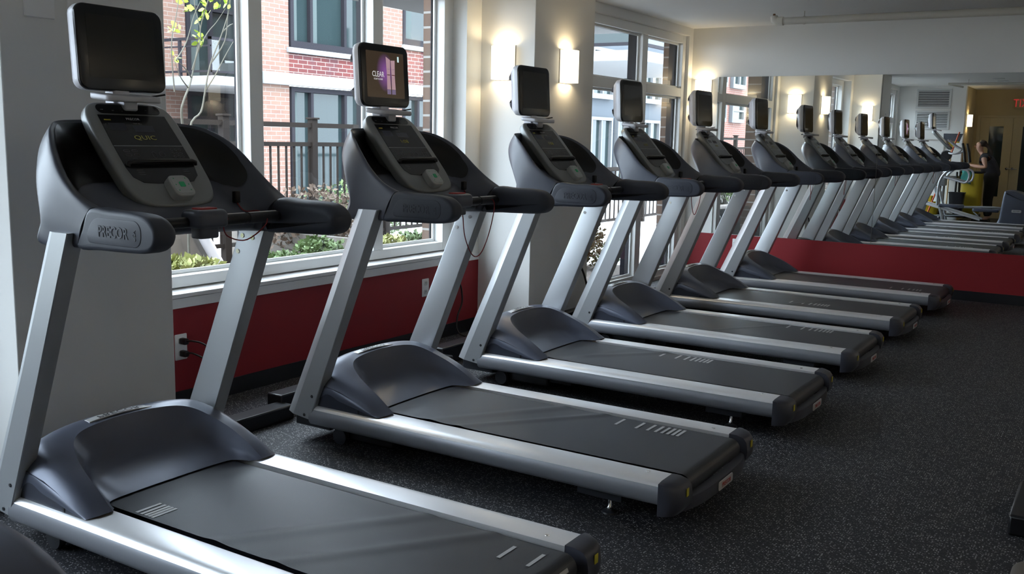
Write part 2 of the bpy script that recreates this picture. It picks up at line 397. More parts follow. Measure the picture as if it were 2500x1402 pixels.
# mirror in two panels
def mirror(x0, x1, label):
    o = MB().box(x0, x1, YM-.008, YM-.001, .432, 1.950).build('mirror_panel', M['mirror'])
    return tag(o, label, 'mirror', 'mirror panels on the far wall')
mirror(-.768, .764, 'frameless wall mirror panel nearer the window, left of the seam')
mirror(.768, 3.4, 'frameless wall mirror panel right of the vertical seam')
# windows -----------------------------------------------------------
XG = -1.24
def window(n, y0, y1, z0, z1, mulls, trans=None, fx=-1.16, fw_=.095, mw=.09, XG=-1.24, th=.05, ext=.03):
    """one glazed opening: frame bars + panes, parented to one object"""
    f = MB()
    f.box(XG-.004, fx, y0, y0+fw_, z0, z1).box(XG-.03, fx, y1-fw_, y1, z0, z1)
    f.box(XG-.004, fx, y0+fw_, y1-fw_, z0, z0+.055).box(XG-.03, fx, y0+fw_, y1-fw_, z1-.075, z1)
    ys = [y0+fw_]+[m for m in mulls for _ in (0,)]+[y1-fw_]
    for m in mulls: f.box(XG-.004, fx, m-mw/2, m+mw/2, z0+.055, z1-.075)
    # inner bead, a slimmer step next to the glass
    edges = [y0+fw_]+sum([[m-mw/2, m+mw/2] for m in mulls], [])+[y1-fw_]
    zz = [(z0+.055, z1-.075)] if trans is None else [(z0+.055, trans-th), (trans+th, z1-.075)]
    if trans is not None:
        for i in range(0, len(edges), 2): f.box(XG-.004, fx, edges[i], edges[i+1], trans-th, trans+th)
    g = 0.02
    for i in range(0, len(edges), 2):
        for a, b in zz:
            y_, w_ = edges[i], edges[i+1]
            f.box(XG-.002, XG+.012, y_, y_+g, a, b).box(XG-.002, XG+.012, w_-g, w_, a, b)
            f.box(XG-.002, XG+.012, y_+g, w_-g, a, a+g).box(XG-.002, XG+.012, y_+g, w_-g, b-g, b)
    o = struct(f.build('window_%d' % n, M['white'], bevel=.003))
    e = MB(); x0, x1 = XG-.005-ext, XG-.005; e.box(x0, x1, y0, y0+fw_, z0, z1).box(x0, x1, y1-fw_, y1, z0, z1).box(x0, x1, y0+fw_, y1-fw_, z0, z0+.055).box(x0, x1, y0+fw_, y1-fw_, z1-.075, z1)
    for m in mulls: e.box(x0, x1, m-mw/2, m+mw/2, z0+.055, z1-.075)
    if trans is not None:
        for i in range(0, len(edges), 2): e.box(x0, x1, edges[i], edges[i+1], trans-th, trans+th)
    e.build('outer_frame', M['bframe'], o)
    p = MB()
    for i in range(0, len(edges), 2):
        for a, b in zz: p.add([(XG, edges[i], a), (XG, edges[i+1], a), (XG, edges[i+1], b), (XG, edges[i], b)], [(0, 1, 2, 3)])
    p.build('pane', M['glass'], o); return o
window(1, W1[0], W1[1], ZS+.03, ZT, [1.90, 2.87])
window(3, W0[0], W0[1], .03, 2.34, [-.80], 1.795, fx=-1.08, fw_=.08, mw=.11, XG=-1.13, th=.042, ext=.09)
window(2, W2[0], W2[1], .03, 2.34, [6.46], 1.795, fx=-1.08, fw_=.08, mw=.11, XG=-1.13, th=.042, ext=.09)
for k, (a, b) in enumerate((W1,)):
    s = MB(); s.box(T, XW+.014, a-.0, b+.0, ZS+.002, ZS+.022); s.box(XW-.001, XW+.010, a-.13, b+.17 if k == 0 else b, .488, ZS+.0)
    struct(s.build('trim_%d' % (2+k), M['sill'], bevel=.002), 'white window sill')
struct(box('trim_4', XW-.1, XW+.004, W2[0], W2[1], 2.345, ZC, M['white'], bevel=.002))
# ------------------------------------------------------------------ wall lamps
def shade_mat():
    m = bpy.data.materials.new('lamp_shade'); m.use_nodes = True; h = N(m)
    h.b.inputs['Base Color'].default_value = (.85, .8, .7, 1)
    h.b.inputs['Emission Color'].default_value = (1, .86, .60, 1); h.b.inputs['Emission Strength'].default_value = 1.5
    return m
M['shade'] = shade_mat()
def lamp_proto():
    r = thing('wall_lamp', 'x', 'wall lamp', (0, 0, 0), 'white glass wall lamps')
    # local: wall is the xz plane (y=0), the lamp sticks out to -y
    w, h, d = .150, .215, .085
    b = MB(); b.box(-w/2-.004, w/2+.004, -.006, 0, -h/2-.004, h/2+.004)
    b.build('back_plate', M['lampm'], r, bevel=.001)
    s = MB(); pts = [(-w/2, 0), (-w/2, -.045)]+[(w/2*math.sin(a), -.045-(d-.045)*math.cos(a)) for a in [math.radians(-90+180*k/16) for k in range(1, 16)]]+[(w/2, -.045), (w/2, 0)]
    rows = [[(x, y-.006, -h/2) for x, y in pts], [(x, y-.006, h/2) for x, y in pts]]; s.grid(rows)
    rows = [[(x*.96, y*.96-.006, -h/2) for x, y in pts], [(x*.96, y*.96-.006, h/2) for x, y in pts]]; s.grid(rows)
    s.build('glass_shade', M['shade'], r, smooth=50)
    MB().lathe([(.001, -.05), (.014, -.045), (.016, 0), (.010, .04), (.001, .045)], (0, -.04, 0)).build('bulb', M['shade'], r, smooth=60)
    ld = bpy.data.lights.new('bulb_light', 'POINT'); ld.energy = 1.15; ld.color = (1, .80, .50); ld.shadow_soft_size = .018
    lo = bpy.data.objects.new('bulb_light', ld); COL.objects.link(lo); lo.parent = r; lo.location = (0, -.035, .07)
    l2 = lo.copy(); COL.objects.link(l2); l2.parent = r; l2.location = (0, -.035, -.07)
    return r
lp = lamp_proto()
lamps = [((-.855, P2[0], 1.810), 0, 'lit white glass wall lamp on the pillar side, beside the long window'),
         ((PF, 4.20, 1.810), PI/2, 'lit white glass wall lamp on the front face of the middle pillar'),
         ((-.912, YM, 1.815), 0, 'lit white glass wall lamp between the corner and the mirror'),
         ((-.85, P2[1], 1.810), PI, 'lit wall lamp on the middle pillar, facing the mirror and seen in it'),
         ((-.81, P1[1], 1.815), PI, 'lit wall lamp on the near pillar, seen in the mirror behind a monitor'),
         ((XA, -2.96, 1.815), PI/2, 'lit white glass wall lamp in the tan alcove, seen in the mirror')]
for i, (loc, rz, lab) in enumerate(lamps):
    o = lp if i == 0 else copy_tree(lp)
    o.location = loc; o.rotation_euler = (0, 0, rz); o['label'] = lab
l3 = ld_fill = bpy.data.lights.new('bulb_light', 'POINT'); l3.energy = 4.5; l3.color = (1, .84, .62); l3.shadow_soft_size = .03  # warm fill for the room, from lamps added out of view
for k, y in enumerate((-3.0, -1.0, 1.0, 3.0, 5.0, 6.8)):
    o = copy_tree(lp); o.location = (XR, y, 1.815); o.rotation_euler = (0, 0, -PI/2)
    o['label'] = 'unseen wall lamp added on the side wall facing the windows as warm fill'; o['group'] = 'added fill lamps of the side wall'
    for c in o.children:
        if c.type == 'LIGHT': c.data = l3
# ------------------------------------------------------------------ treadmill
YC = .300
def build_treadmill():
    r = thing('treadmill', 'x', 'treadmill', (0, 0, 0), 'treadmills in a row along the window')
    # --- deck frame and underside
    f = MB(); f.box(-.16, 1.42, .0, .60, .075, .150); f.box(-.14, .35, .03, .57, .045, .08); f.box(-.30, -.10, -.03, .63, .06, .12)
    f.box(1.12, 1.30, -.06, .66, .06, .10)
    f.build('deck_frame', M['dark'], r, bevel=.004)
    # --- side rails
    prof = [(.019, .1775), (.010, .1800), (-.062, .1800), (-.078, .1785), (-.090, .1740), (-.096, .1670), (-.0985, .1640), (-.0965, .1632), (-.1000, .1560), (-.1035, .1400),
            (-.1045, .1250), (-.1010, .1100), (-.0920, .0985), (-.0780, .0930), (.0, .0930), (.0, .150), (.019, .160)]
    for s in (0, 1):
        pts = [(p[0] if s == 0 else 2*YC-p[0], p[1]) for p in prof]
        o = MB().prism(pts, 0, -.155, 1.452).build('side_rail', [M['rail'], M['railside']], r, smooth=35)
        for pg in o.data.polygons:
            if abs(pg.normal.x) < .5 and pg.center.z < .1636 and abs(pg.center.y-YC) > .385: pg.material_index = 1
        y = -.015 if s == 0 else 2*YC+.015
        MB().lathe([(.001, .1805), (.0065, .1812), (.0075, .1795)], (1.375, y, 0)).build('screw', M['chrome'], o, smooth=40)
    # --- rear roller and end caps, bumper with name plate
    o = MB().lathe([(.002, .035), (.034, .036), (.036, .045), (.036, .555), (.034, .564), (.002, .565)], (1.470, 0, .134), 1, 24).build('rear_roller', M['chrome'], r, smooth=40)
    cap = [(0, .180), (.030, .1795), (.058, .172), (.072, .155), (.078, .12), (.074, .09), (.055, .065), (0, .062)]
    for s in (0, 1):
        sg = 1 if s == 0 else -1; y0 = -.1045 if s == 0 else 2*YC+.1045; rows = []
        for k in range(9):
            a = PI/2*k/8; w = .122; t = k/8
            # plan: rounded outer corner
            ins = .045*(1-math.sqrt(max(0, 1-(1-min(1, t/.5))**2))) if t < .5 else 0
            y = y0+sg*w*t; rows.append([(1.452+max(0, x-(ins*x/.078)), y, z-(.004*(1-min(1, t*4))) if z > .15 else z) for x, z in cap])
        o = MB().grid(rows, False, True, 0, True).build('end_cap', M['cap'], r, smooth=45)
        q = MB(); q.box(1.5285, 1.5305, y0+sg*.065, y0+sg*.085, .128, .156); q.build('warning_sticker', M['yel'], o)
    pts = [(-.03, 1.505), (.03, 1.525), (.12, 1.540), (.30, 1.545), (.48, 1.540), (.57, 1.525), (.63, 1.505)]
    c = catmull([(y, x, 0) for y, x in pts], 5); rows = []
    for p in c: rows.append([(p.y-.030, p.x, .060), (p.y-.004, p.x, .062), (p.y, p.x, .080), (p.y-.004, p.x, .106), (p.y-.012, p.x, .112), (p.y-.035, p.x, .112)])
    bum = MB().grid(rows, False, True, 0, True).build('rear_bumper', M['cap'], r, smooth=40)
    pl = MB(); pillow(pl, rrect(.145, .034, .010), 0, .003, 0, .001, lambda u, v, d: (1.5465+d-abs(u)*.02, .30+u, .086+v)); pl = pl.build('name_plate', M['plate'], bum, smooth=40)
    text('lettering', 'PRECOR', .024, lambda u, v, d: (1.5500+d, .30+u, .086+v), M['tred'], pl, .0003, 1.0)
    # --- levelling feet
    for y in (-.02, 2*YC+.02):
        o = MB().lathe([(.030, .0005), (.028, .006), (.010, .012), (.006, .016), (.006, .07), (.020, .072), (.032, .08), (.036, .096), (.030, .10)], (1.235, y, 0)).build('levelling_foot', M['dark'], r, smooth=40)
        MB().lathe([(.012, .012), (.0135, .018), (.007, .026), (.007, .071)], (1.235, y, 0)).build('foot_bolt', M['chrome'], o, smooth=40)
    # --- front wheels and lift frame
    for y in (-.01, 2*YC+.01):
        MB().lathe([(.012, -.014), (.036, -.012), (.040, 0), (.036, .012), (.012, .014)], (-.055, y, .0405), 1).build('front_wheel', M['dark'], r, smooth=40)
        MB().box(-.09, .22, y-.018+.035*(1 if y < 0 else -1), y+.018+.035*(1 if y < 0 else -1), .025, .085).build('lift_arm', M['black'], r, bevel=.008)
    s = MB(); s.box(-.66, -.56, .14, .64, .0, .105); s.box(-.60, -.50, -.20, .16, 0, .07); s.box(-.56, -.20, .50, .58, .02, .085)
    s.build('front_stabilizer', M['black'], r, bevel=.008)
    # --- uprights
    for s in (0, 1):
        sg = 1 if s == 0 else -1; y0 = -.102 if s == 0 else 2*YC+.102
        xr = lambda z: .205+.404*(z-.99); xf = lambda z: .080+.429*(z-.99); rows = []
        for z in (.112, .60, 1.03):
            rows.append([(xr(z)-.003, y0, z), (xf(z)+.052, y0, z), (xf(z)+.006, y0+sg*.022, z-.003), (xf(z), y0+sg*.028, z-.003), (xf(z)+.004, y0+sg*.053, z), (xf(z)+.01, y0+sg*.055, z),
                         (xr(z)-.003, y0+sg*.055, z), (xr(z), y0+sg*.052, z), (xr(z), y0+sg*.003, z)])
        rows[0] = [(x, y, z-(x+.10)*.12) for x, y, z in rows[0]]
        u = MB().grid(rows, False, True, 0, True).build('upright', M['silver'], r, smooth=25)
        for z, dx in ((.222, .030), (.135, .040)):
            MB().lathe([(.001, -.0025*sg), (.006, -.002*sg), (.0075, .001*sg)], (xr(z)-dx, y0, z), 1, 14).build('bolt', M['dark'], u, smooth=40)
        yi = y0+sg*.0555
        for x, z in ((.125, .945), (.165, .975), (.080, .925)) if s == 1 else ():
            pass
        if s == 1:
            for x, z in ((.070, .905), (.145, .958), (.095, .962)):
                MB().lathe([(.001, .004), (.006, .003), (.0085, -.001)], (x, yi-.0005, z), 1, 14).build('bolt', M['chrome'], u, smooth=40)
                u.children[-1].scale = (1, 1, 1)
    # --- running deck (belt added per treadmill)
    # --- motor hood
    HS = [[(.378, .205, .181), (.372, .212, .183), (.345, .222, .186), (.300, .225, .187), (.292, .218, .183), (.284, .205, .181), (.270, .190, .179)],
      [(.381, .140, .190), (.378, .143, .205), (.352, .150, .228), (.296, .160, .231), (.285, .160, .212), (.276, .158, .196), (.262, .165, .179)],
      [(.382, .070, .205), (.380, .070, .230), (.345, .075, .267), (.288, .085, .272), (.272, .090, .240), (.262, .100, .205), (.245, .135, .179)],
      [(.382, .000, .218), (.378, .000, .252), (.338, .000, .297), (.270, .012, .306), (.250, .025, .262), (.238, .050, .215), (.215, .125, .179)],
      [(.380, -.080, .235), (.372, -.080, .277), (.325, -.070, .324), (.238, -.048, .336), (.215, -.020, .285), (.205, .020, .225), (.180, .122, .179)],
      [(.375, -.165, .150), (.365, -.172, .262), (.290, -.130, .345), (.188, -.080, .353), (.170, -.045, .290), (.160, .005, .225), (.140, .120, .179)],
      [(.250, -.245, .120), (.250, -.232, .280), (.170, -.160, .360), (.100, -.093, .362), (.090, -.060, .295), (.085, -.005, .226), (.080, .118, .179)],
      [(0, -.250, .120), (0, -.236, .280), (0, -.165, .364), (0, -.096, .365), (0, -.064, .297), (0, -.008, .226), (0, .118, .179)]]
    HF = [[(-p[0], p[1], p[2]) for p in s_] for s_ in HS]+HS[-2::-1]
    hm = MB()
    for lo, hi in ((0, 4), (3, 7)):
        sec = [catmull(s_[lo:hi], 6) for s_ in HF]; cols = [catmull([q[j] for q in sec], 6) for j in range(len(sec[0]))]
        hm.grid([[(p.y, YC+p.x, p.z) for p in c] for c in cols])
    hood = hm.build('motor_hood', M['hood'], r, smooth=60)
    for sg in (-1, 1):
        y = YC+sg*.374; pts = [(-.22, .176), (-.22, .242), (-.165, .268), (-.10, .274), (.0, .256), (.06, .238), (.112, .218), (.15, .201), (.185, .181), (.12, .178)]
        sp = MB().prism(pts, 1, y-.004, y+.004).build('hood_side_panel', M['side'], r, smooth=40)
        MB().box(.098, .106, y+sg*.0035, y+sg*.0055, .181, .196).build('slot', M['black'], sp)
    pf = lambda u, v, d: (-.122+v, YC-.020+u, .3705+d-.55*u*u-v*.06)
    p = MB(); pillow(p, [(a_, b_) for a_, b_ in [(-.12+.24*k/16, -.014) for k in range(17)]+[(.12-.24*k/16, .014) for k in range(17)]], 0, .004, 0, .0005, pf); p = p.build('name_plate', M['plate'], hood, smooth=40)
    text('lettering', 'PRECOR', .029, lambda u, v, d: pf(u, v, .0042+d), M['tblack'], p, .0002, 1.5)
    # --- console shell (U-shaped wing), stations from joint (0) to centre (7); loop points: rim, bulge, low, innerLow, ledge, pocketLow, pocketUp, innerTop ; (v,x,z)
    st = [
     [(.374, .285, 1.100), (.3825, .262, 1.060), (.3825, .245, 1.020), (.370, .228, .990), (.318, .228, .990), (.306, .240, 1.020), (.310, .265, 1.070), (.325, .284, 1.096), (.350, .290, 1.103)],
     [(.378, .215, 1.138), (.3835, .165, 1.100), (.3835, .130, 1.030), (.372, .120, .984), (.305, .200, .992), (.300, .215, 1.020), (.305, .230, 1.070), (.335, .226, 1.118), (.358, .222, 1.135)],
     [(.374, .150, 1.186), (.379, .090, 1.130), (.3825, .075, 1.050), (.370, .070, .984), (.270, .205, .996), (.270, .222, 1.030), (.295, .170, 1.090), (.325, .140, 1.150), (.350, .155, 1.184)],
     [(.360, .098, 1.238), (.363, .030, 1.170), (.377, .060, 1.060), (.365, .052, .985), (.210, .215, 1.000), (.215, .222, 1.050), (.270, .110, 1.120), (.290, .060, 1.190), (.332, .095, 1.236)],
     [(.338, .050, 1.282), (.340, -.008, 1.205), (.355, .040, 1.090), (.340, .040, .988), (.150, .222, 1.003), (.160, .215, 1.065), (.230, .080, 1.145), (.240, .000, 1.220), (.305, .042, 1.280)],
     [(.300, -.005, 1.318), (.305, -.045, 1.240), (.310, .010, 1.100), (.290, .020, .990), (.100, .226, 1.004), (.105, .212, 1.070), (.160, .080, 1.150), (.175, -.030, 1.230), (.265, -.015, 1.314)],
     [(.240, -.055, 1.336), (.235, -.085, 1.260), (.230, -.030, 1.110), (.210, .000, .992), (.050, .228, 1.005), (.055, .210, 1.070), (.090, .080, 1.150), (.110, -.060, 1.240), (.215, -.060, 1.328)],
     [(.130, -.090, 1.342), (.125, -.115, 1.265), (.120, -.050, 1.110), (.110, -.010, .993), (.020, .228, 1.005), (.025, .210, 1.070), (.040, .080, 1.150), (.055, -.075, 1.245), (.120, -.088, 1.332)],
     [(0, -.100, 1.344), (0, -.125, 1.268), (0, -.055, 1.110), (0, -.015, .993), (0, .228, 1.005), (0, .210, 1.070), (0, .080, 1.150), (0, -.080, 1.245), (0, -.092, 1.334)]]
    fullst = [[(-a, b, c) for a, b, c in s] for s in st]+[[(a, b, c) for a, b, c in s] for s in st[-2::-1]]
    NL = 10; NS = 8
    loops = [catmull(s, NL, True) for s in fullst]; nl = len(loops[0])
    longi = [catmull([l[j] for l in loops], NS) for j in range(nl)]; ns = len(longi[0])
    rows = [[(longi[j][i].y, YC+longi[j][i].x, longi[j][i].z) for j in range(nl)] for i in range(ns)]
    def samp(S, Wd):
        i, j = S*NS, Wd*NL; i0, j0 = int(i), int(j); a, b = i-i0, j-j0
        P = lambda u, v: Vector(rows[min(u, ns-1)][v % nl])
        return (P(i0, j0)*(1-a)+P(i0+1, j0)*a)*(1-b)+(P(i0, j0+1)*(1-a)+P(i0+1, j0+1)*a)*b
    sh = MB().grid(rows, False, True)
    for q_, sy in ((0, -1), (-1, 1)):
        c_ = Vector((.262, YC+sy*.345, 1.045)); sh.grid([rows[q_], [tuple((Vector(p)-c_)*.02+c_) for p in rows[q_]]], False, True)
    sh.build('console_shell', M['shell'], r, smooth=60)
    for half in (0, 1):
        pk = []
        for i in range(33):
            row = []
            for j in range(15):
                x, y = -1+2*i/32, -1+2*j/14
                kx = x*math.sqrt(1-.5*(y*y)*(x*x)**1.0) if x < 0 else x; ky = y*math.sqrt(1-.5*(x*x)*(y*y)) if x < 0 else y
                S = 4.75+2.75*kx; Wd = 7.12+1.02*ky
                if half: S = 16-S
                p = samp(S, Wd); e1 = samp(S+.05, Wd)-p; e2 = samp(S, Wd+.05)-p; n_ = e1.cross(e2).normalized()
                if n_.x < 0: n_ = -n_
                row.append(tuple(p+n_*.0022))
            pk.append(row)
        MB().grid(pk).build('storage_pocket', M['pocket'], r, smooth=60)
    # --- armrests
    out = catmull([(.290, 1.102, 0), (.38, 1.101, 0), (.47, 1.100, 0), (.530, 1.092, 0), (.565, 1.068, 0), (.573, 1.040, 0), (.560, 1.012, 0), (.525, .996, 0), (.44, .991, 0), (.33, .989, 0), (.232, .989, 0), (.255, 1.045, 0)], 4, True)
    out = [(p.x, p.y) for p in out]
    # straight joint edge
    for s in (0, 1):
        sg = 1 if s == 0 else -1; y0 = YC-sg*.3835
        a = MB(); pillow(a, out, 0, .082, .013, .034, lambda u, v, d: (u+.002, y0+sg*(d+.010*max(0, (.46-u))*0), v), 5)
        arm = a.build('armrest', M['grip'], r, smooth=50)
        pts = rrect(.225, .072, .030, 6, .405, 1.045); pts = [(x-(.018*(v-1.045)/.036*-1 if x < .33 else 0), v) for x, v in pts]
        q = MB(); pillow(q, pts, 0, .002, 0, .0015, lambda u, v, d: (u, y0-sg*(d-.0005), v), 3)
        q = q.build('side_panel', M['grip'], arm, smooth=40)
        fm = (lambda u, v, d: (.400+u, y0-sg*(.0018+d), 1.043+v)) if s == 0 else (lambda u, v, d: (.400-u, y0-sg*(.0018+d), 1.043+v))
        text('lettering', 'PRECOR', .044, fm, M['grip'], arm, .0012, .78, off=.0006)
        fm2 = (lambda u, v, d: (.492-v, y0-sg*(.0018+d), 1.041+u)) if s == 0 else (lambda u, v, d: (.308+v, y0-sg*(.0018+d), 1.041+u))
        text('small_lettering', 'USA', .017, fm2, M['grip'], arm, .0010, 1.0)
    # --- cross handlebar
    hb = MB().tube([(.315, YC-.335, 1.047), (.315, YC-.15, 1.047), (.315, YC+.15, 1.047), (.315, YC+.335, 1.047)], .0165, 16).build('handlebar', M['black'], r, smooth=50)
    for y0, y1 in ((YC+.06, YC+.155), (YC+.17, YC+.29), (YC-.29, YC-.17)):
        MB().tube([(.315, y0, 1.047), (.315, y1, 1.047)], .0185, 16).build('grip_band', M['black'] if y0 < YC+.1 and y0 > YC else M['dark'], hb, smooth=50)
        q = MB(); rws = []
        for t in (0, 1): rws.append([(.315+.0192*math.cos(a), (y0, y1)[t], 1.047+.0192*math.sin(a)) for a in [math.radians(62+6*k) for k in range(7)]])
        q.grid(rws).build('pulse_sensor', M['plate'], hb, smooth=50)
    su = MB(); pillow(su, rrect(.125, .10, .030, 6), 0, .055, .012, .018, lambda u, v, d: (.325+v, YC-.010+u, 1.030+d), 4)
    su.add([], []); pillow(su, rrect(.075, .05, .012, 5), 0, .045, .006, 0, lambda u, v, d: (.325+v, YC-.010+u, .996+d), 3)
    su = su.build('stop_unit', M['shell'], r, smooth=50)
    q = MB(); pillow(q, rrect(.068, .045, .008, 4), 0, .006, 0, .002, lambda u, v, d: (.325+v, YC-.010+u, 1.084+d), 3); q = q.build('stop_button', M['redp'], su, smooth=40)
    text('lettering', 'STOP', .012, lambda u, v, d: (.325-v, YC-.010+u, 1.0905+d), M['inkw'], q, .0002)
    # --- display console
    dv = Vector((-.27, 0, .315)).normalized(); nv = Vector((.315, 0, .27)).normalized(); O = Vector((.200, YC+.014, 1.085))
    pn = lambda u, l, h: tuple(O+dv*l+nv*h+Vector((0, u, 0)))
    oc = [(0, .004), (.085, .008), (.138, .030), (.163, .085), (.169, .16), (.170, .25), (.168, .33), (.158, .385), (.130, .417), (.08, .424)]
    outl = oc+[(-a, b) for a, b in oc[:0:-1]]
    outl = [(p.x, p.y) for p in catmull([(a, b, 0) for a, b in outl], 4, True)]
    body = MB(); pillow(body, outl, -.036, 0, .006, .010, pn, 4)
    pillow(body, inset(outl, .035), -.085, -.036, .015, 0, pn, 3); body = body.build('display_console', M['greyp'], r, smooth=45)
    pan = [(-.125, .368), (-.130, .25), (-.130, .16), (-.122, .120), (-.095, .097), (-.045, .092), (.045, .092), (.095, .097), (.122, .120), (.130, .16), (.130, .25), (.125, .368)]
    q = MB(); pillow(q, pan[::-1], 0, .0015, 0, 0, lambda u, l, h: pn(u, l, h), 2); q.build('control_panel', M['gloss'], body)
    cp = body.children[-1]
    q = MB(); pillow(q, rrect(.235, .036, .017, 5, 0, .393), 0, .0015, 0, 0, pn, 2); q.build('key_strip', M['gloss'], body)
    ks = body.children[-1]
    q = MB(); q.add([pn(-.130, .2415, .0018), pn(.130, .2415, .0018), pn(.130, .243, .0018), pn(-.130, .243, .0018)], [(0, 1, 2, 3)]); q.build('divider_line', M['keyg'], cp)
    for a, b, c, d in ((-.105, -.095, .388, .391), (-.03, -.026, .383, .386), (.098, .104, .386, .390), (-.065, -.058, .385, .388), (.06, .067, .390, .393)):
        MB().add([pn(a, c, .0018), pn(b, c, .0018), pn(b, d, .0018), pn(a, d, .0018)], [(0, 1, 2, 3)]).build('key_mark', M['ink'], ks)
    text('lettering', 'PRECOR', .0135, lambda u, l, h: pn(-.005+u, .352+l, .0018+h), M['inkw'], cp, .0001)
    text('small_lettering', 'TRM 954i', .0085, lambda u, l, h: pn(.003+u, .333+l, .0018+h), M['ink'], cp, .0001)
    MB().add([pn(-.112, .345, .0018), pn(-.088, .345, .0018), pn(-.088, .350, .0018), pn(-.112, .350, .0018)], [(0, 1, 2, 3)]).build('caution_label', M['yel'], cp)
    for (a, b, c, d) in ((-.105, -.045, .305, .335), (-.02, .055, .300, .326)):
        MB().add([pn(a, c, .0017), pn(b, c, .0017), pn(b, d, .0017), pn(a, d, .0017)], [(0, 1, 2, 3)]).build('instruction_print', M['side'], cp)
    q = MB()
    for cx, cy, w, h in [(-.095, .222, .022, .009), (-.065, .222, .022, .009), (-.095, .205, .022, .009), (-.065, .205, .022, .009), (-.08, .188, .02, .008)]+[(.075+.016*i, .226-.014*j, .010, .008) for i in range(3) for j in range(4)]+[(.0, .205, .014, .026)]:
        pts = rrect(w, h, min(w, h)*.45, 3, cx, cy); i2 = inset(pts, .0012)
        q.grid([[pn(*p, .0021) for p in pts], [pn(*p, .0021) for p in i2]], False, True)
    pts = [(.030+.011*math.cos(a), .207+.011*math.sin(a)) for a in [2*PI*k/16 for k in range(16)]]
    q.grid([[pn(*p, .0021) for p in pts], [pn(*p, .0021) for p in inset(pts, .0013)]], False, True)
    for j in range(3):
        for sx in (-1, 1): q.add([pn(sx*.085-.012, .145-j*.009, .0019), pn(sx*.085+.012, .145-j*.009, .0019), pn(sx*.085+.012, .1465-j*.009, .0019), pn(sx*.085-.012, .1465-j*.009, .0019)], [(0, 1, 2, 3)])
    q.build('keypad', M['ink'], cp)
    kp = MB(); pillow(kp, rrect(.078, .082, .020, 6, .012, .062), 0, .030, 0, .006, pn, 4); kp = kp.build('speed_keypad', M['keyg'], body, smooth=45)
    q = MB(); pillow(q, rrect(.066, .070, .016, 5, .012, .064), 0, .001, 0, 0, lambda u, l, h: pn(u, l, .030+h), 2); q.build('key_plate', M['keyg'], kp)
    q = MB(); pillow(q, rrect(.020, .019, .003, 3, .012, .064), 0, .002, 0, .0005, lambda u, l, h: pn(u, l, .031+h), 2); q.build('quick_start_key', M['green'], kp)
    q = MB()
    for a, b in ((-.01, .088), (.034, .088), (-.012, .064), (.036, .064), (-.01, .042), (.034, .042)):
        q.add([pn(a-.003, b-.0025, .0315), pn(a+.003, b-.0025, .0315), pn(a, b+.003, .0315)], [(0, 1, 2)])
    q.build('arrow_mark', M['green'], kp)
    rk = MB().tube([pn(-.118, .165, .0), pn(-.116, .170, .008), pn(-.10, .171, .013), pn(.12, .171, .013), pn(.136, .170, .008), pn(.138, .165, 0)], .0075, 8).build('reading_rack', M['black'], body, smooth=50)
    # neck, cable shelf
    nk = MB(); nk.box(-.135, -.085, YC-.015, YC+.045, 1.385, 1.455); nk.box(-.115, -.045, YC-.005, YC+.045, 1.380, 1.418); nk.build('monitor_neck', M['mon'], r, bevel=.006)
    shf = MB(); pillow(shf, rrect(.110, .205, .022, 5), 0, .020, .007, .004, lambda u, v, d: (-.060+u, YC+.012+v, 1.411+d-u*.10), 3); shf.build('monitor_shelf', M['mon'], r, smooth=45)
    # --- monitor (bezel tilted a little)
    YMn = .3275; ml = Vector((-.017, 0, .268)).normalized(); mn = Vector((.268, 0, .017)).normalized(); MO = Vector((-.0915, YMn, 1.576))
    mp = lambda u, l, h: tuple(MO+ml*l+mn*h+Vector((0, u, 0)))
    mb = MB(); o1 = rrect(.322, .268, .034, 7)
    rws = [[mp(*p, h) for p in inset(o1, d)] for d, h in ((.075, -.092), (.055, -.088), (.030, -.070), (.012, -.052), (.004, -.045), (.0, -.030), (.0, -.012))]
    mb.grid(rws, False, True, 0, True); mon = mb.build('monitor', M['mon'], r, smooth=40)
    q = MB(); pillow(q, inset(o1, .0005), -.0125, .0, 0, .005, mp, 3); q.build('bezel', M['gloss'], mon, smooth=40)
    for l in (-.10, .10):
        for u in (-.1605, .1605): MB().lathe([(.0008, -.0006), (.0024, -.0005), (.0024, .0006)], mp(u, l, -.022), 1, 10).build('screw', M['plate'], mon, smooth=40)
    MB().tube([mp(-.02, -.13, -.03), mp(-.03, -.150, -.04), mp(.0, -.155, -.075), mp(.05, -.150, -.06), mp(.09, -.148, -.01), mp(.13, -.140, .03)], .003, 6).build('monitor_cable', M['cable'], r, smooth=60)
    # safety clip on the far wing
    MB().box(.165, .185, YC+.24, YC+.262, 1.085, 1.125).build('clip_holder', M['black'], r, bevel=.004)
    return r, mp, mon
proto, mp_, mon_ = build_treadmill()
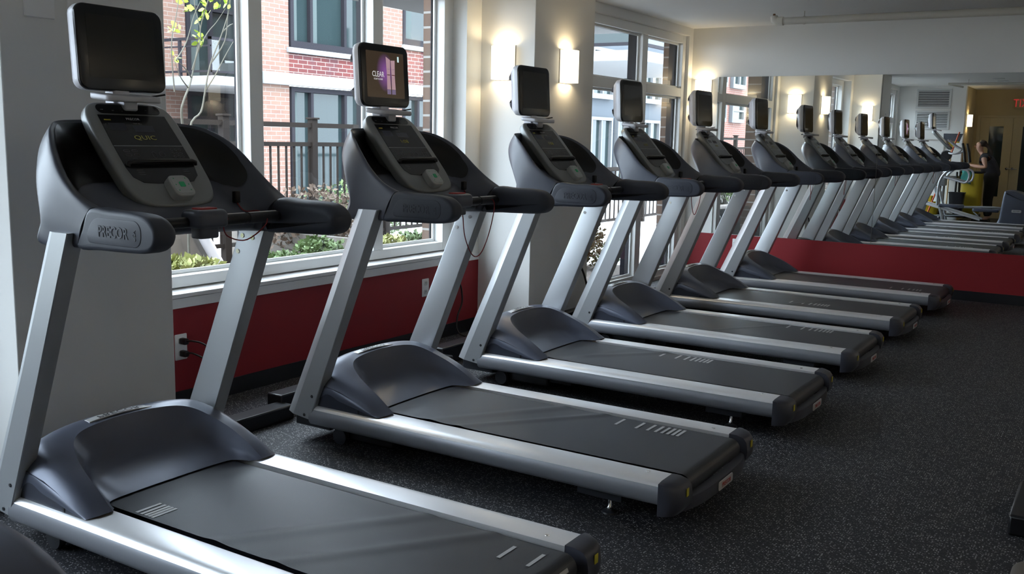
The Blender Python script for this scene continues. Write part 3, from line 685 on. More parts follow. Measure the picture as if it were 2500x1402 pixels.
def belt(parent, marks_y, marks_x, fold=()):
    y0, y1 = .046, .552; R = .040; xe = 1.470; zt = .1735; prof = [(.05, zt), (.10, zt)]
    prof += [(xe+R*math.sin(a), zt-R+R*math.cos(a)) for a in [PI*k/14 for k in range(15)]]+[(.3, zt-2*R)]
    # subdivide the flat
    flat = [(.05+(xe-.05)*k/120, zt) for k in range(120)]; prof = flat+prof[2:]
    ny = 26; rows = []
    for x, z in prof:
        row = []
        for j in range(ny+1):
            y = y0+(y1-y0)*j/ny; dz = 0
            if z > zt-.0005 and x < xe-.05:
                for (cx, sl, w, hgt) in fold:
                    t = (x-(cx+sl*(y-y0)))/w; dz += hgt*math.exp(-t*t)
            row.append((x, y, z+dz))
        rows.append(row)
    b = MB().grid(rows).build('running_belt', M['belt'], parent, smooth=40)
    q = MB()
    for x in marks_x:
        n = 8 if x > 1.45 else 1
        if x < xe: 
            w = .006; q.add([(x-w, marks_y-.045, zt+.0014), (x+w, marks_y-.045, zt+.0014), (x+w, marks_y+.045, zt+.0014), (x-w, marks_y+.045, zt+.0014)], [(0, 1, 2, 3)])
        else:
            a0 = (x-xe)/R; P = lambda a, y: (xe+(R+.0008)*math.sin(a), y, zt-R+(R+.0008)*math.cos(a))
            q.grid([[P(a0-.15+.3*k/3, marks_y-.045), P(a0-.15+.3*k/3, marks_y+.045)] for k in range(4)])
    q.build('belt_markings', M['mark'], b)
S_ = 1.287
tm = [proto]+[copy_tree(proto) for _ in range(5)]
locs = [(0, 0), (.011, S_+.023), (-.003, 2*S_+.025), (-.012, 3*S_-.005), (-.008, 4*S_-.012), (.019, 5*S_-.002)]
labs = ['grey and black treadmill nearest the camera, blank screen, QUICK on its display',
        'second treadmill from the camera, its screen showing a shampoo advert',
        'third treadmill from the camera, in front of the lamp-lit pillar, dark screen',
        'fourth treadmill from the camera, in front of the far window, thin red cord loop',
        'fifth treadmill from the camera, between the far window and the mirror wall',
        'last treadmill of the row, standing closest to the mirror wall']
marks = [(.10, [.262, .284, .302, .318, .334]), (.49, [1.02, 1.11, 1.16, 1.195, 1.222, 1.246, 1.268, 1.288]), (.49, [.66, .75, .80, .835, .862, .886, .908, .928]),
         (.49, [.98, 1.07, 1.12, 1.155, 1.182, 1.206, 1.228, 1.248]), (.20, [.70, .79, .84, .875, .902, .926, .948, .968]), (.17, [1.12, 1.21, 1.26, 1.295, 1.322, 1.346])]
folds = [[(.62, .75, .035, .0045), (.86, .75, .030, .0040)], [(.38, .70, .035, .0045), (.52, .80, .025, .0040)], [(.20, .9, .035, .0045), (.3, .3, .03, .002)], [(.6, .7, .02, .002)], [(.7, .5, .02, .002)], [(.5, .5, .02, .002)]]
def q_led(parent, s):
    dv = Vector((-.27, 0, .315)).normalized(); nv = Vector((.315, 0, .27)).normalized(); O = Vector((.200, YC+.014, 1.085))
    pn = lambda u, l, h: tuple(O+dv*l+nv*h+Vector((0, u, 0)))
    return text('display_digits', s, .025, lambda u, l, h: pn(.002+u, .275+l, .0022+h), M['led'], parent, .0001, 1.35)
cords = [
    [(.175, YC+.25, 1.09), (.215, YC+.25, 1.06), (.30, YC+.235, 1.065), (.335, YC+.235, 1.03), (.30, YC+.18, .975), (.29, YC+.11, .99), (.31, YC+.075, 1.03), (.333, YC+.072, 1.05), (.318, YC+.07, 1.067), (.30, YC+.065, 1.04), (.325, YC+.05, 1.025), (.335, YC+.03, 1.05), (.33, YC+.02, 1.045)],
    [(.175, YC+.25, 1.09), (.22, YC+.255, 1.03), (.34, YC+.24, 1.05), (.345, YC+.225, .95), (.335, YC+.17, .83), (.335, YC+.10, .815), (.34, YC+.03, .90), (.34, YC+.01, 1.00), (.33, YC+.0, 1.035)],
    [(.175, YC+.25, 1.09), (.20, YC+.25, 1.0), (.24, YC+.2, .98), (.30, YC+.1, .995), (.32, YC+.04, 1.03)],
    [(.175, YC+.25, 1.09), (.22, YC+.255, 1.03), (.34, YC+.20, 1.05), (.345, YC+.19, .95), (.335, YC+.15, .86), (.335, YC+.11, .86), (.34, YC+.06, .93), (.34, YC+.04, 1.00), (.33, YC+.02, 1.035)],
    [(.175, YC+.25, 1.09), (.22, YC+.255, 1.03), (.34, YC+.20, 1.05), (.345, YC+.19, .99), (.335, YC+.15, .965), (.335, YC+.11, .965), (.34, YC+.06, .98), (.34, YC+.04, 1.00), (.33, YC+.02, 1.035)],
    [(.175, YC+.25, 1.09), (.22, YC+.255, 1.03), (.34, YC+.20, 1.05), (.345, YC+.19, .95), (.335, YC+.17, .88), (.335, YC+.16, .84), (.34, YC+.15, .90), (.34, YC+.10, 1.00), (.33, YC+.02, 1.035)]]
for i, t in enumerate(tm):
    t.location = (locs[i][0], locs[i][1], 0); t['label'] = labs[i]
    belt(t, marks[i][0], marks[i][1], folds[i])
    if i == 0:
        q = [o for o in t.children if o.name.startswith('running_belt')][0]
        belt_extra = MB(); zt = .1735
        for x in (1.335, 1.43): belt_extra.add([(x-.006, .415, zt+.0014), (x+.006, .415, zt+.0014), (x+.006, .505, zt+.0014), (x-.006, .505, zt+.0014)], [(0, 1, 2, 3)])
        P = lambda a, y: (1.470+.0408*math.sin(a), y, zt-.040+.0408*math.cos(a))
        belt_extra.grid([[P(1.0+.3*k/3, .415), P(1.0+.3*k/3, .505)] for k in range(4)])
        belt_extra.build('rear_belt_markings', M['mark'], q)
    con = [o for o in t.children if o.name.startswith('display_console')][0]
    cpn = [o for o in con.children if o.name.startswith('control_panel')][0]
    q_led(cpn, ['QUIC', '1:08', '1:08', '0:00', '0:00', '0:00'][i])
    MB().tube(catmull(cords[i], 5), .0022, 6).build('safety_cord', M['cord'], t, smooth=60)
    mo = [o for o in t.children if o.name.split('.')[0] == 'monitor'][0]
    q = MB(); pillow(q, rrect(.252, .196, .004, 2, 0, .004), 0, .0006, 0, 0, mp_, 2)
    sc = q.build('screen', M['ad'] if i == 1 else M['screen'], mo)
    if i == 1:
        text('advert_text', 'CLEAR', .033, lambda u, l, h: mp_(-.052+u, .004+l, .0016+h), M['adtxt'], mo, .0001, .82)
        text('advert_small_text', 'SCALP & HAIR', .0105, lambda u, l, h: mp_(-.052+u, -.016+l, .0016+h), M['adtxt'], mo, .0001, .9)
        for cx, w in ((.018, .026), (.050, .026)):
            q = MB(); pts = [(-.5, -.055), (.5, -.055), (.42, .0), (.55, .072), (-.55, .085 if cx < .03 else .070), (-.42, 0)]
            q.add([mp_(cx+a*w, b-.002, .0013) for a, b in pts], [tuple(range(6))]); bo = q.build('advert_bottle', M['bottle'], mo)
            MB().add([mp_(cx+a*w, b, .0013) for a, b in ((-.5, -.078), (.5, -.078), (.5, -.058), (-.5, -.058))], [(0, 1, 2, 3)]).build('cap', M['adcap'], bo)
            text('print', 'CLEAR', .006, lambda u, l, h: mp_(cx+u, .03+l, .0018+h), M['adcap'], bo, .0001)
            MB().add([mp_(cx+a*w*.4, b, .0017) for a, b in ((-.9, .004), (.9, .004), (.9, .007), (-.9, .007))], [(0, 1, 2, 3)]).build('stripe', M['tred'], bo)
        MB().add([mp_(a, b, .0015) for a, b in ((.082, .064), (.093, .064), (.093, .088), (.082, .088))], [(0, 1, 2, 3)]).build('advert_badge', M['adbadge'], mo)
#@@REST@@
# ------------------------------------------------------------------ elliptical trainer beside the nearest treadmill
def elliptical():
    r = thing('elliptical_trainer', 'grey elliptical trainer before the nearest treadmill, its rear cover in the bottom left corner', 'elliptical trainer', (0, 0, 0))
    y = -1.12
    # rear drive housing
    pts = [(.965, .06), (.975, .20), (1.00, .50), (1.02, .630), (1.05, .650), (1.12, .648), (1.22, .632), (1.32, .585), (1.42, .49), (1.49, .36), (1.52, .20), (1.51, .06)]
    h = MB(); o = [(p.x, p.y) for p in catmull([(a, b, 0) for a, b in pts], 3, True)]
    pillow(h, o, 0, .62, .045, .045, lambda u, v, d: (u, y-.31+d, v), 5); h = h.build('rear_housing', M['hood'], r, smooth=50)
    for s, yy in ((1, y+.3105), (-1, y-.3105)):
        q = MB(); pillow(q, rrect(.14, .045, .012, 4, 1.22, .33), 0, .004, 0, .001, lambda u, v, d: (u, yy+s*(d-.001), v), 2); q = q.build('name_plate', M['plate'], h)
        text('lettering', 'PRECOR', .026, lambda u, v, d: (1.22-s*u, yy+s*(.0035+d), .33+v), M['tblack'], q, .0003)
    # base, ramps, rollers
    b = MB(); b.box(-.34, 1.30, y-.22, y+.22, .05, .10); b.box(-.36, -.28, y-.33, y+.33, 0, .06); b.box(1.2, 1.28, y-.30, y+.30, 0, .06); b.build('base_frame', M['dark'], r, bevel=.01)
    for s in (-1, 1):
        yy = y+s*.155
        MB().add([(x, yy+w, z+t) for x, z in ((-.20, .40), (.68, .17)) for w in (-.045, .045) for t in (-.03, 0)], [(0, 1, 3, 2), (4, 6, 7, 5), (0, 4, 5, 1), (2, 3, 7, 6), (0, 2, 6, 4), (1, 5, 7, 3)]).build('ramp', M['rail'], r)
        x0 = .03 if s > 0 else .52; z0 = .365 if s > 0 else .30
        p = MB(); pillow(p, rrect(.40, .145, .04, 5), 0, .05, .01, .015, lambda u, v, d: (x0+.2+u, yy+v, z0-.03+d), 3); p = p.build('foot_pedal', M['hood'], r, smooth=45)
        MB().tube([(x0+.3, yy, z0-.02), (.85, yy, z0), (1.06, yy, .355)], .020, 8).build('pedal_arm', M['silver'], r, smooth=50)
        MB().tube([(x0+.02, yy, z0-.04), (x0+.1, yy-s*.02, .20), (-.15, yy, .16)], .014, 8).build('link_arm', M['silver'], r, smooth=50)
        MB().tube([(-.05, y+s*.19, .70), (.10, y+s*.19, .18), (.115, y+s*.19, .10)], .024, 10).build('support_leg', M['silver'], r, smooth=50)
        # moving handlebar
        MB().tube(catmull([(.02, y+s*.24, .36), (.03, y+s*.25, .75), (.16, y+s*.27, .95), (.38, y+s*.28, 1.07)], 4), .020, 10).build('moving_arm', M['silver'], r, smooth=50)
        MB().tube([(.40, y+s*.28, 1.08), (.375, y+s*.275, 1.24), (.335, y+s*.26, 1.395)], [.024, .023, .020], 10).build('hand_grip', M['black'], r, smooth=50)
        # low loop handle
        MB().tube(catmull([(-.05, y+s*.12, .84), (.17, y+s*.2, .955), (.40, y+s*.25, .965), (.47, y+s*.26, .90), (.465, y+s*.26, .80), (.41, y+s*.25, .752), (.30, y+s*.22, .78), (.0, y+s*.12, .850)], 5), .016, 8).build('side_handle', M['mon'], r, smooth=60)
        # upper fixed grips
        MB().tube(catmull([(.06, y+s*.03, 1.25), (.16, y+s*.13, 1.22), (.26, y+s*.16, 1.24), (.30, y+s*.14, 1.29), (.20, y+s*.11, 1.345), (.08, y+s*.09, 1.45)], 5), .015, 8).build('fixed_handle', M['mon'], r, smooth=60)
    MB().tube([(-.28, y, .08), (-.20, y, .5), (-.10, y, .78), (.04, y, 1.10), (.06, y, 1.25)], [.05, .05, .045, .04, .04], 12).build('column', M['silver'], r, smooth=50)
    c = MB(); pillow(c, rrect(.30, .14, .03, 5), 0, .24, .02, .02, lambda u, v, d: (-.02+u*.8, y-.12+d, .75+v), 3); c.build('hub_cover', M['silver'], r, smooth=50)
    MB().lathe([(.02, -.10), (.07, -.095), (.085, -.06), (.085, .06), (.07, .095), (.02, .10)], (.06, y, 1.19), 1).build('joint_cover', M['dark'], r, smooth=50)
    # console
    dv = Vector((-.30, 0, .30)).normalized(); nv = Vector((.3, 0, .3)).normalized(); O = Vector((.135, y, 1.315))
    pn = lambda u, l, h: tuple(O+dv*l+nv*h+Vector((0, u, 0)))
    q = MB(); pillow(q, rrect(.30, .42, .07, 6, 0, .20), -.045, 0, .02, .008, pn, 4); q = q.build('display_console', M['greyp'], r, smooth=50)
    k = MB(); pillow(k, rrect(.24, .33, .05, 6, 0, .21), 0, .0015, 0, 0, pn, 2); k.build('control_panel', M['gloss'], q)
    MB().tube([pn(-.12, .12, .02), pn(.12, .12, .02)], .008, 8).build('reading_rack', M['black'], q, smooth=50)
    ml = Vector((-.017, 0, .268)).normalized(); mn = Vector((.268, 0, .017)).normalized(); MO = Vector((-.165, y, 1.755))
    mp = lambda u, l, h: tuple(MO+ml*l+mn*h+Vector((0, u, 0))); o1 = rrect(.322, .268, .034, 7)
    mo = MB().grid([[mp(*p, h) for p in inset(o1, d)] for d, h in ((.075, -.092), (.055, -.088), (.030, -.070), (.012, -.052), (.0, -.030), (.0, -.012))], False, True, 0, True).build('monitor', M['mon'], r, smooth=40)
    q = MB(); pillow(q, inset(o1, .0005), -.0125, .0, 0, .005, mp, 3); q.build('bezel', M['gloss'], mo, smooth=40)
    q = MB(); pillow(q, rrect(.252, .196, .004, 2, 0, .004), 0, .0006, 0, 0, mp, 2); q.build('screen', M['screen'], mo)
    MB().box(-.19, -.13, y-.03, y+.03, 1.56, 1.64).build('monitor_neck', M['mon'], r, bevel=.006)
    q = MB(); pillow(q, rrect(.09, .20, .016, 5), 0, .014, .004, .004, lambda u, v, d: (-.10+u, y+v, 1.60+d-u*.2), 3); q.build('monitor_shelf', M['mon'], r, smooth=45)
    return r
elliptical()
# ------------------------------------------------------------------ bottom right: weight machine foot and pale cap
t = thing('weight_machine_base', 'black stepped machine base on the floor at the right edge', 'gym machine', (2.6, 2.2, 0))
MB().box(-.135, .35, -.30, .12, 0, .075).build('base_plate', M['black'], t, bevel=.01)
MB().box(-.095, .35, -.16, .10, .075, .15).build('upper_plate', M['dark'], t, bevel=.01)
t = thing('machine_foot', 'pale rounded machine foot with a dark wheel in the bottom right corner', 'machine foot', (2.55, 1.42, 0))
q = MB(); pillow(q, rrect(.13, .22, .05, 6, .03, 0), 0, .075, .01, .03, lambda u, v, d: (u, v, d), 4); q.build('foot_cover', M['stucco'], t, smooth=50)
MB().lathe([(.015, -.02), (.05, -.018), (.055, 0), (.05, .018), (.015, .02)], (.045, .17, .055), 1).build('wheel', M['dark'], t, smooth=40)
# ------------------------------------------------------------------ ceiling pipes
def pipe(label, pts, r, valve=None, hangers=()):
    t = thing('ceiling_pipe', label, 'pipe', pts[0], 'painted ceiling pipes'); o = Vector(pts[0]); L = [Vector(p)-o for p in pts]
    MB().tube(L, r, 14).build('pipe_run', M['pipe'], t, smooth=50)
    for k, l in enumerate(L):
        if k in (0, len(L)-1) and len(L) > 2 or k: 
            pass
    for h in hangers:
        p = Vector(h)-o
        MB().tube([p+Vector((0, 0, -.0)), (p.x, p.y, ZC-o.z)], .004, 8).build('hanger_rod', M['pipe'], t)
        q = MB(); rows = [[(p.x+dx, p.y+(r+.004)*math.cos(a), p.z+(r+.004)*math.sin(a)) for a in [2*PI*i/14 for i in range(14)]] for dx in (-.008, .008)]
        q.grid(rows, False, True).build('pipe_clamp', M['pipe'], t, smooth=50)
    return t
t = pipe('cream pipe with a bronze valve, running below the ceiling above the mirror', [(.085, 6.62, 2.345), (2.2, 6.66, 2.345), (4.68, 6.71, 2.345)], .030, hangers=[(.28, 6.624, 2.345), (2.6, 6.668, 2.345)])
MB().tube([(.02, 0, 0), (-.03, 0, 0), (-.055, 0, .012), (-.060, 0, .045)], [.037, .037, .036, .030], 12).build('elbow', M['pipe'], t, smooth=50)
v = MB().lathe([(.012, .045), (.011, .062), (.006, .064)], (-.060, 0, 0), 2, 10).build('valve', M['brass'], t, smooth=50)
pipe('thin pipe below the ceiling near the back wall, seen in the mirror', [(.06, -.70, 2.345), (1.1, -.80, 2.345), (4.5, -.90, 2.345)], .020, hangers=[(.36, -.73, 2.345)])
pipe('short slanting pipe branch below the ceiling, seen in the mirror', [(.08, -.72, 2.338), (.15, -1.3, 2.338), (.17, -1.5, 2.338)], .016)
def downlight(x, y, lab):
    t = thing('ceiling_light', lab, 'ceiling light', (x, y, ZC), 'recessed ceiling lights')
    MB().lathe([(.085, .001), (.085, -.008), (.065, -.010), (.06, .001)], (0, 0, 0), 2, 24).build('trim_ring', M['voff'], t, smooth=40)
    MB().lathe([(.001, -.003), (.058, -.003), (.058, .0005)], (0, 0, 0), 2, 20).build('lens', M['screen'], t, smooth=40)
downlight(.80, -.66, 'round recessed ceiling light, nearer of two in the mirror')
downlight(.80, -1.29, 'round recessed ceiling light, farther of two in the mirror')
# ------------------------------------------------------------------ vents, exit sign, doors in the back of the room
def vent(z0, z1, lab):
    x0, x1 = -.71, -.19
    t = thing('air_vent', lab, 'air vent', ((x0+x1)/2, YB, (z0+z1)/2), 'wall vents'); w = (x1-x0)/2; h = (z1-z0)/2
    MB().box(-w, w, .001, .004, -h, h).build('vent_back', M['slot'], t)
    f = MB(); e = .035; f.box(-w-e, w+e, 0, .014, h, h+e).box(-w-e, w+e, 0, .014, -h-e, -h).box(-w-e, -w, 0, .014, -h, h).box(w, w+e, 0, .014, -h, h); f.build('vent_frame', M['voff'], t, bevel=.002)
    s = MB(); n = 9
    for k in range(n):
        z = -h+2*h*(k+.5)/n; s.add([(-w, .004, z+.010), (w, .004, z+.010), (w, .016, z-.006), (-w, .016, z-.006), (-w, .003, z+.007), (w, .003, z+.007), (w, .015, z-.009), (-w, .015, z-.009)], [(0, 1, 2, 3), (4, 7, 6, 5), (3, 2, 6, 7), (0, 4, 5, 1)])
    s.build('louvres', M['voff'], t)
vent(2.055, 2.335, 'upper louvred wall vent, seen in the mirror')
vent(1.675, 1.945, 'lower louvred wall vent, seen in the mirror')
t = thing('notice_board', 'grey framed board under the vents on the back wall, seen in the mirror', 'board', (-.50, YB, 1.22))
MB().box(-.28, .28, 0, .010, -.22, .22).build('board_panel', M['wall'], t); f = MB(); f.box(-.30, .30, 0, .016, .22, .245).box(-.30, .30, 0, .016, -.245, -.22).box(-.30, -.28, 0, .016, -.22, .22).box(.28, .30, 0, .016, -.22, .22); f.build('board_frame', M['lampm'], t)
# doors
fr = MB(); fr.box(.15, .205, YD, YD+.03, 0, 1.94).box(1.33, 1.385, YD, YD+.03, 0, 1.94).box(.205, 1.33, YD, YD+.03, 1.90, 1.94)
struct(fr.build('trim_5', M['door'], bevel=.003), 'door frame')
for k, (x0, x1) in enumerate(((.208, .765), (.771, 1.328))):
    d = MB(); a, b = (x0+.16, x1-.155); za, zb = .42, 1.735
    d.box(x0, a, YD+.002, YD+.022, .005, 1.898).box(b, x1, YD+.002, YD+.022, .005, 1.898).box(a, b, YD+.002, YD+.022, .005, za).box(a, b, YD+.002, YD+.022, zb, 1.898)
    o = struct(d.build('door_%d' % (k+1), M['door'], bevel=.002), 'tan door with a narrow glass panel')
    MB().box(a, b, YD+.008, YD+.012, za, zb).build('door_glass', M['bglass'], o)
    hx = x1-.045 if k == 0 else x0+.045; sg = 1 if k == 0 else 1
    q = MB(); q.tube([(hx, YD+.022, .95), (hx, YD+.055, .95)], .010, 10).tube([(hx, YD+.055, .95), (hx+.09, YD+.055, .945)], .008, 8).lathe([(.024, .001), (.024, .006)], (hx, YD+.022, .95), 1, 16); q.build('door_handle', M['chrome'], o, smooth=50)
t = thing('exit_sign', 'red EXIT sign above the tan double doors, seen in the mirror', 'exit sign', (.90, YD, 2.16))
MB().box(-.155, .155, 0, .03, -.095, .095).build('sign_case', M['tan'], t, bevel=.006)
text('lettering', 'EXIT', .205, lambda u, v, d: (-u, .0305+d, v), M['exitr'], t, .0008, .80)
MB().tube([(0, 0, .0), (0, 0, .0)], .001, 4)
# ------------------------------------------------------------------ cleaning cart, brooms and the cleaner
def cart():
    t = thing('cleaning_cart', 'black cleaning cart with a yellow bag beside the doors, seen in the mirror', 'cleaning cart', (.15, -2.28, 0))
    MB().box(-.30, .36, -.22, .22, .10, .16).build('cart_base', M['black'], t, bevel=.01)
    MB().box(-.30, -.02, -.20, .20, .78, .82).build('top_shelf', M['black'], t, bevel=.008)
    for x, y in ((-.28, -.19), (-.28, .19), (-.03, -.19), (-.03, .19)):
        MB().tube([(x, y, .16), (x, y, .94 if x < -.2 else .9)], .018, 8).build('post', M['black'], t, smooth=50)
    MB().tube([(.03, -.2, .90), (.37, -.2, .90), (.37, .2, .90), (.03, .2, .90)], .016, 8, closed=True).build('bag_frame', M['black'], t, smooth=50)
    rows = []
    for z, s in ((.89, 1), (.6, .97), (.35, 1.0), (.2, .9), (.165, .8)):
        rows.append([(.20+.17*s*math.copysign(abs(math.cos(a))**.5, math.cos(a)), .2*s*math.copysign(abs(math.sin(a))**.5, math.sin(a)), z+.004*math.sin(5*a)) for a in [2*PI*k/40 for k in range(40)]])
    MB().grid(rows, False, True, 0, False).build('yellow_bag', M['ybag'], t, smooth=50)
    for x in (-.24, .30):
        for y in (-.17, .17): MB().lathe([(.01, -.018), (.045, -.015), (.05, 0), (.045, .015), (.01, .018)], (x, y, .05), 1, 14).build('caster', M['dark'], t, smooth=40)
cart()
t = thing('push_broom', 'grey bristled push broom standing head up behind the cart, seen in the mirror', 'broom', (-.02, -2.02, .165))
MB().tube([(.02, 0, 0), (.02, 0, 1.24)], .012, 8).build('broom_handle', M['wood'], t, smooth=50)
MB().box(-.10, .14, -.03, .03, 1.24, 1.265).add([(x, y, z) for x, z in ((.0, 1.15), (.04, 1.15), (.09, 1.24), (-.05, 1.24)) for y in (-.012, .012)], [(0, 2, 4, 6), (1, 7, 5, 3), (0, 1, 3, 2), (2, 3, 5, 4), (4, 5, 7, 6), (6, 7, 1, 0)]).build('broom_block', M['ybag'], t, bevel=.003)
MB().add([(x, y, z) for x0, x1, z in ((-.115, .14, 1.265), (-.12, .19, 1.40)) for x in (x0, x1) for y in (-.028, .028)], [(0, 1, 3, 2), (4, 6, 7, 5), (0, 4, 5, 1), (2, 3, 7, 6), (0, 2, 6, 4), (1, 5, 7, 3)]).build('bristles', M['brist'], t)
t = thing('mop', 'mop with a slanting orange handle beside the yellow bucket, seen in the mirror', 'mop', (-.24, -1.75, .012))
MB().tube([(-.06, 0, 0), (.39, 0, 1.58)], .013, 8).build('stick', M['ora'], t, smooth=50)
MB().lathe([(.05, -.01), (.055, .03), (.03, .08), (.013, .1)], (-.06, 0, 0)).build('mop_head', M['brist'], t, smooth=50)
t = thing('mop_bucket', 'yellow mop bucket on the floor, seen low in the mirror', 'bucket', (-.24, -1.92, 0))
rows = [[(s*.14*math.copysign(abs(math.cos(a))**.6, math.cos(a)), s*.11*math.copysign(abs(math.sin(a))**.6, math.sin(a)), z) for a in [2*PI*k/28 for k in range(28)]] for s, z in ((.8, .05), (1, .34), (1.08, .35), (1.08, .365), (.96, .36), (.78, .06))]
MB().grid(rows, False, True, 0, True).build('bucket_body', M['ybag'], t, smooth=40)
MB().box(-.12, .02, -.09, .09, .30, .47).build('wringer', M['ybag'], t, bevel=.01)
for x in (-.09, .09): MB().lathe([(.008, -.09), (.025, -.088), (.025, .088), (.008, .09)], (x, 0, .0255), 1, 12).build('caster', M['dark'], t, smooth=40)
t = thing('waste_bin', 'small black bin hanging on the front of the cart, seen in the mirror', 'bin', (.17, -1.94, .20))
rows = [[(s*.13*math.copysign(abs(math.cos(a))**.4, math.cos(a)), s*.10*math.copysign(abs(math.sin(a))**.4, math.sin(a)), z) for a in [2*PI*k/28 for k in range(28)]] for s, z in ((.80, 0), (1, .335), (1.06, .335), (1.06, .35), (.95, .345), (.76, .01))]
MB().grid(rows, False, True, 0, True).build('bin_body', M['black'], t, smooth=40)
tag(MB().lathe([(.001, 0), (.035, 0), (.037, .01), (.037, .15), (.030, .18), (.012, .20), (.012, .23), (.018, .235), (.001, .24)], (-.12, -2.24, .823)).build('spray_bottle', M['mon'], smooth=50), 'grey spray bottle standing on the cart, seen in the mirror', 'bottle')
rows = [[(.20+.05*i+.01*math.sin(j), -2.065+.012*math.sin(i*1.7+j*.6)+.004*j, .93-.22*j/8-.02*(i == 3)) for i in range(4)] for j in range(9)]
o = MB().grid(rows).build('cleaning_cloth', M['teal'], smooth=60); mdf = o.modifiers.new('t', 'SOLIDIFY'); mdf.thickness = .006
tag(o, 'teal cloth hanging over the rim of the cart, seen in the mirror', 'cloth')
def skin_mesh(name, verts, edges, radii, m, parent, sub=2, root=0):
    me = bpy.data.meshes.new(name); me.from_pydata(verts, edges, []); o = link(name, me, m, parent)
    o.modifiers.new('skin', 'SKIN'); sk = me.skin_vertices[0].data
    for i, rr in enumerate(radii): sk[i].radius = rr if isinstance(rr, tuple) else (rr, rr)
    for i in range(len(verts)): sk[i].use_root = (i == root)
    s = o.modifiers.new('sub', 'SUBSURF'); s.levels = sub; s.render_levels = sub
    dg = bpy.context.evaluated_depsgraph_get(); nm = bpy.data.meshes.new_from_object(o.evaluated_get(dg))
    o.modifiers.clear(); o.data = nm; nm.materials.clear(); nm.materials.append(m); nm.shade_smooth(); return o
def person():
    x0, y0 = .50, -2.68
    t = thing('person', 'woman with a ponytail, patterned dark top and black trousers, leaning over the cart, seen in the mirror', 'person', (x0, y0, 0))
    t['label'] = 'woman with ponytail in dark patterned top leaning over the cart, seen in the mirror'
    V = []; Ed = []; Rr = []
    def v(p, r, frm=None):
        V.append(p); Rr.append(r)
        if frm is not None: Ed.append((frm, len(V)-1))
        return len(V)-1
    pel = v((.12, 0, .80), (.085, .115)); wa = v((.09, 0, .92), (.08, .10), pel); ch = v((.02, 0, 1.07), (.105, .145), wa); ub = v((-.03, 0, 1.16), (.085, .12), ch)
    nk = v((-.075, 0, 1.225), .045, ub); n2 = v((-.10, 0, 1.265), .042, nk); hd = v((-.125, 0, 1.325), (.072, .070), n2); h2 = v((-.125, 0, 1.39), (.080, .072), hd); v((-.11, 0, 1.43), (.055, .05), h2)
    for s in (-1, 1):
        sh = v((-.03, s*.125, 1.175), .052, ub); e0 = v((-.01, s*.19, 1.10), .046, sh); el = v((.03, s*.22, .985), .036, e0); fa = v((-.12, s*.19, .995), .032, el); wr = v((-.24, s*.13, 1.02), .022, fa)
        hn = v((-.29, s*.10, 1.025), (.018, .032), wr)
        for k in range(4):
            f1 = v((-.325, s*.10+(k-1.5)*.017, 1.022), .0085, hn); f2 = v((-.35-(.008 if k in (1, 2) else 0), s*.10+(k-1.5)*.018, 1.005), .0078, f1); v((-.352, s*.10+(k-1.5)*.018, .985), .0068, f2)
        tb = v((-.285, s*.10-s*.035, 1.01), .010, hn); v((-.31, s*.10-s*.042, .99), .0085, tb)
        hp = v((.12, s*.085, .73), .10, pel); kn = v((.08+.0*s, s*.095, .42), .062, hp); an = v((.11, s*.10, .09), .038, kn); v((.02, s*.10, .032), .032, an)
    body = skin_mesh('body', V, Ed, Rr, M['skin'], t)
    # face
    fx = -.198
    MB().lathe([(.001, -.024), (.009, -.014), (.013, -.002), (.009, .012), (.001, .022)], (fx-.006, 0, 1.355), 2, 8).build('nose', M['skin'], body, smooth=60)
    for s in (-1, 1):
        MB().lathe([(.001, -.009), (.008, -.004), (.008, .004), (.001, .009)], (fx+.012, s*.030, 1.378), 2, 8).build('eye', M['hair'], body, smooth=60)
        MB().lathe([(.001, -.028), (.013, -.018), (.016, .004), (.012, .02), (.001, .028)], (-.12, s*.074, 1.365), 2, 8).build('ear', M['skin'], body, smooth=60)
    MB().box(fx-.002, fx+.012, -.022, .022, 1.318, 1.325).build('mouth', M['tred'], body, bevel=.003)
    # hair with ponytail
    HV = [(-.095, 0, 1.365), (-.10, 0, 1.415), (-.150, 0, 1.432), (-.050, 0, 1.395), (-.01, 0, 1.375), (.03, 0, 1.33), (.07, 0, 1.26), (.085, 0, 1.19)]
    skin_mesh('hair', HV, [(0, 1), (1, 2), (1, 3), (3, 4), (4, 5), (5, 6), (6, 7)], [(.078, .086), (.076, .086), (.058, .072), (.058, .064), .030, .034, .030, .014], M['hair'], body)
    # clothes
    SV = [(.125, 0, .76), (.09, 0, .93), (.02, 0, 1.075), (-.03, 0, 1.165), (-.055, 0, 1.195)]; SE = [(0, 1), (1, 2), (2, 3), (3, 4)]; SR = [(.145, .178), (.130, .165), (.118, .158), (.096, .132), (.05, .07)]
    for s in (-1, 1):
        a = len(SV); SV += [(-.03, s*.128, 1.18), (-.014, s*.175, 1.125)]; SE += [(3, a), (a, a+1)]; SR += [.062, .058]
    skin_mesh('shirt', SV, SE, SR, M['shirt'], body)
    TV = [(.11, 0, .84), (.095, 0, .95)]; TE = [(0, 1)]; TR = [(.128, .165), (.112, .145)]
    for s in (-1, 1):
        a = len(TV); TV += [(.12, s*.088, .72), (.08, s*.097, .42), (.11, s*.10, .10)]; TE += [(0, a), (a, a+1), (a+1, a+2)]; TR += [.112, .078, .062]
        q = MB(); pillow(q, rrect(.22, .085, .04, 5, .035, s*.10), 0, .06, .006, .025, lambda u, v, d: (u, v, d), 3); q.build('shoe', M['black'], body, smooth=50)
    skin_mesh('trousers', TV, TE, TR, M['trou'], body)
    return t
person()
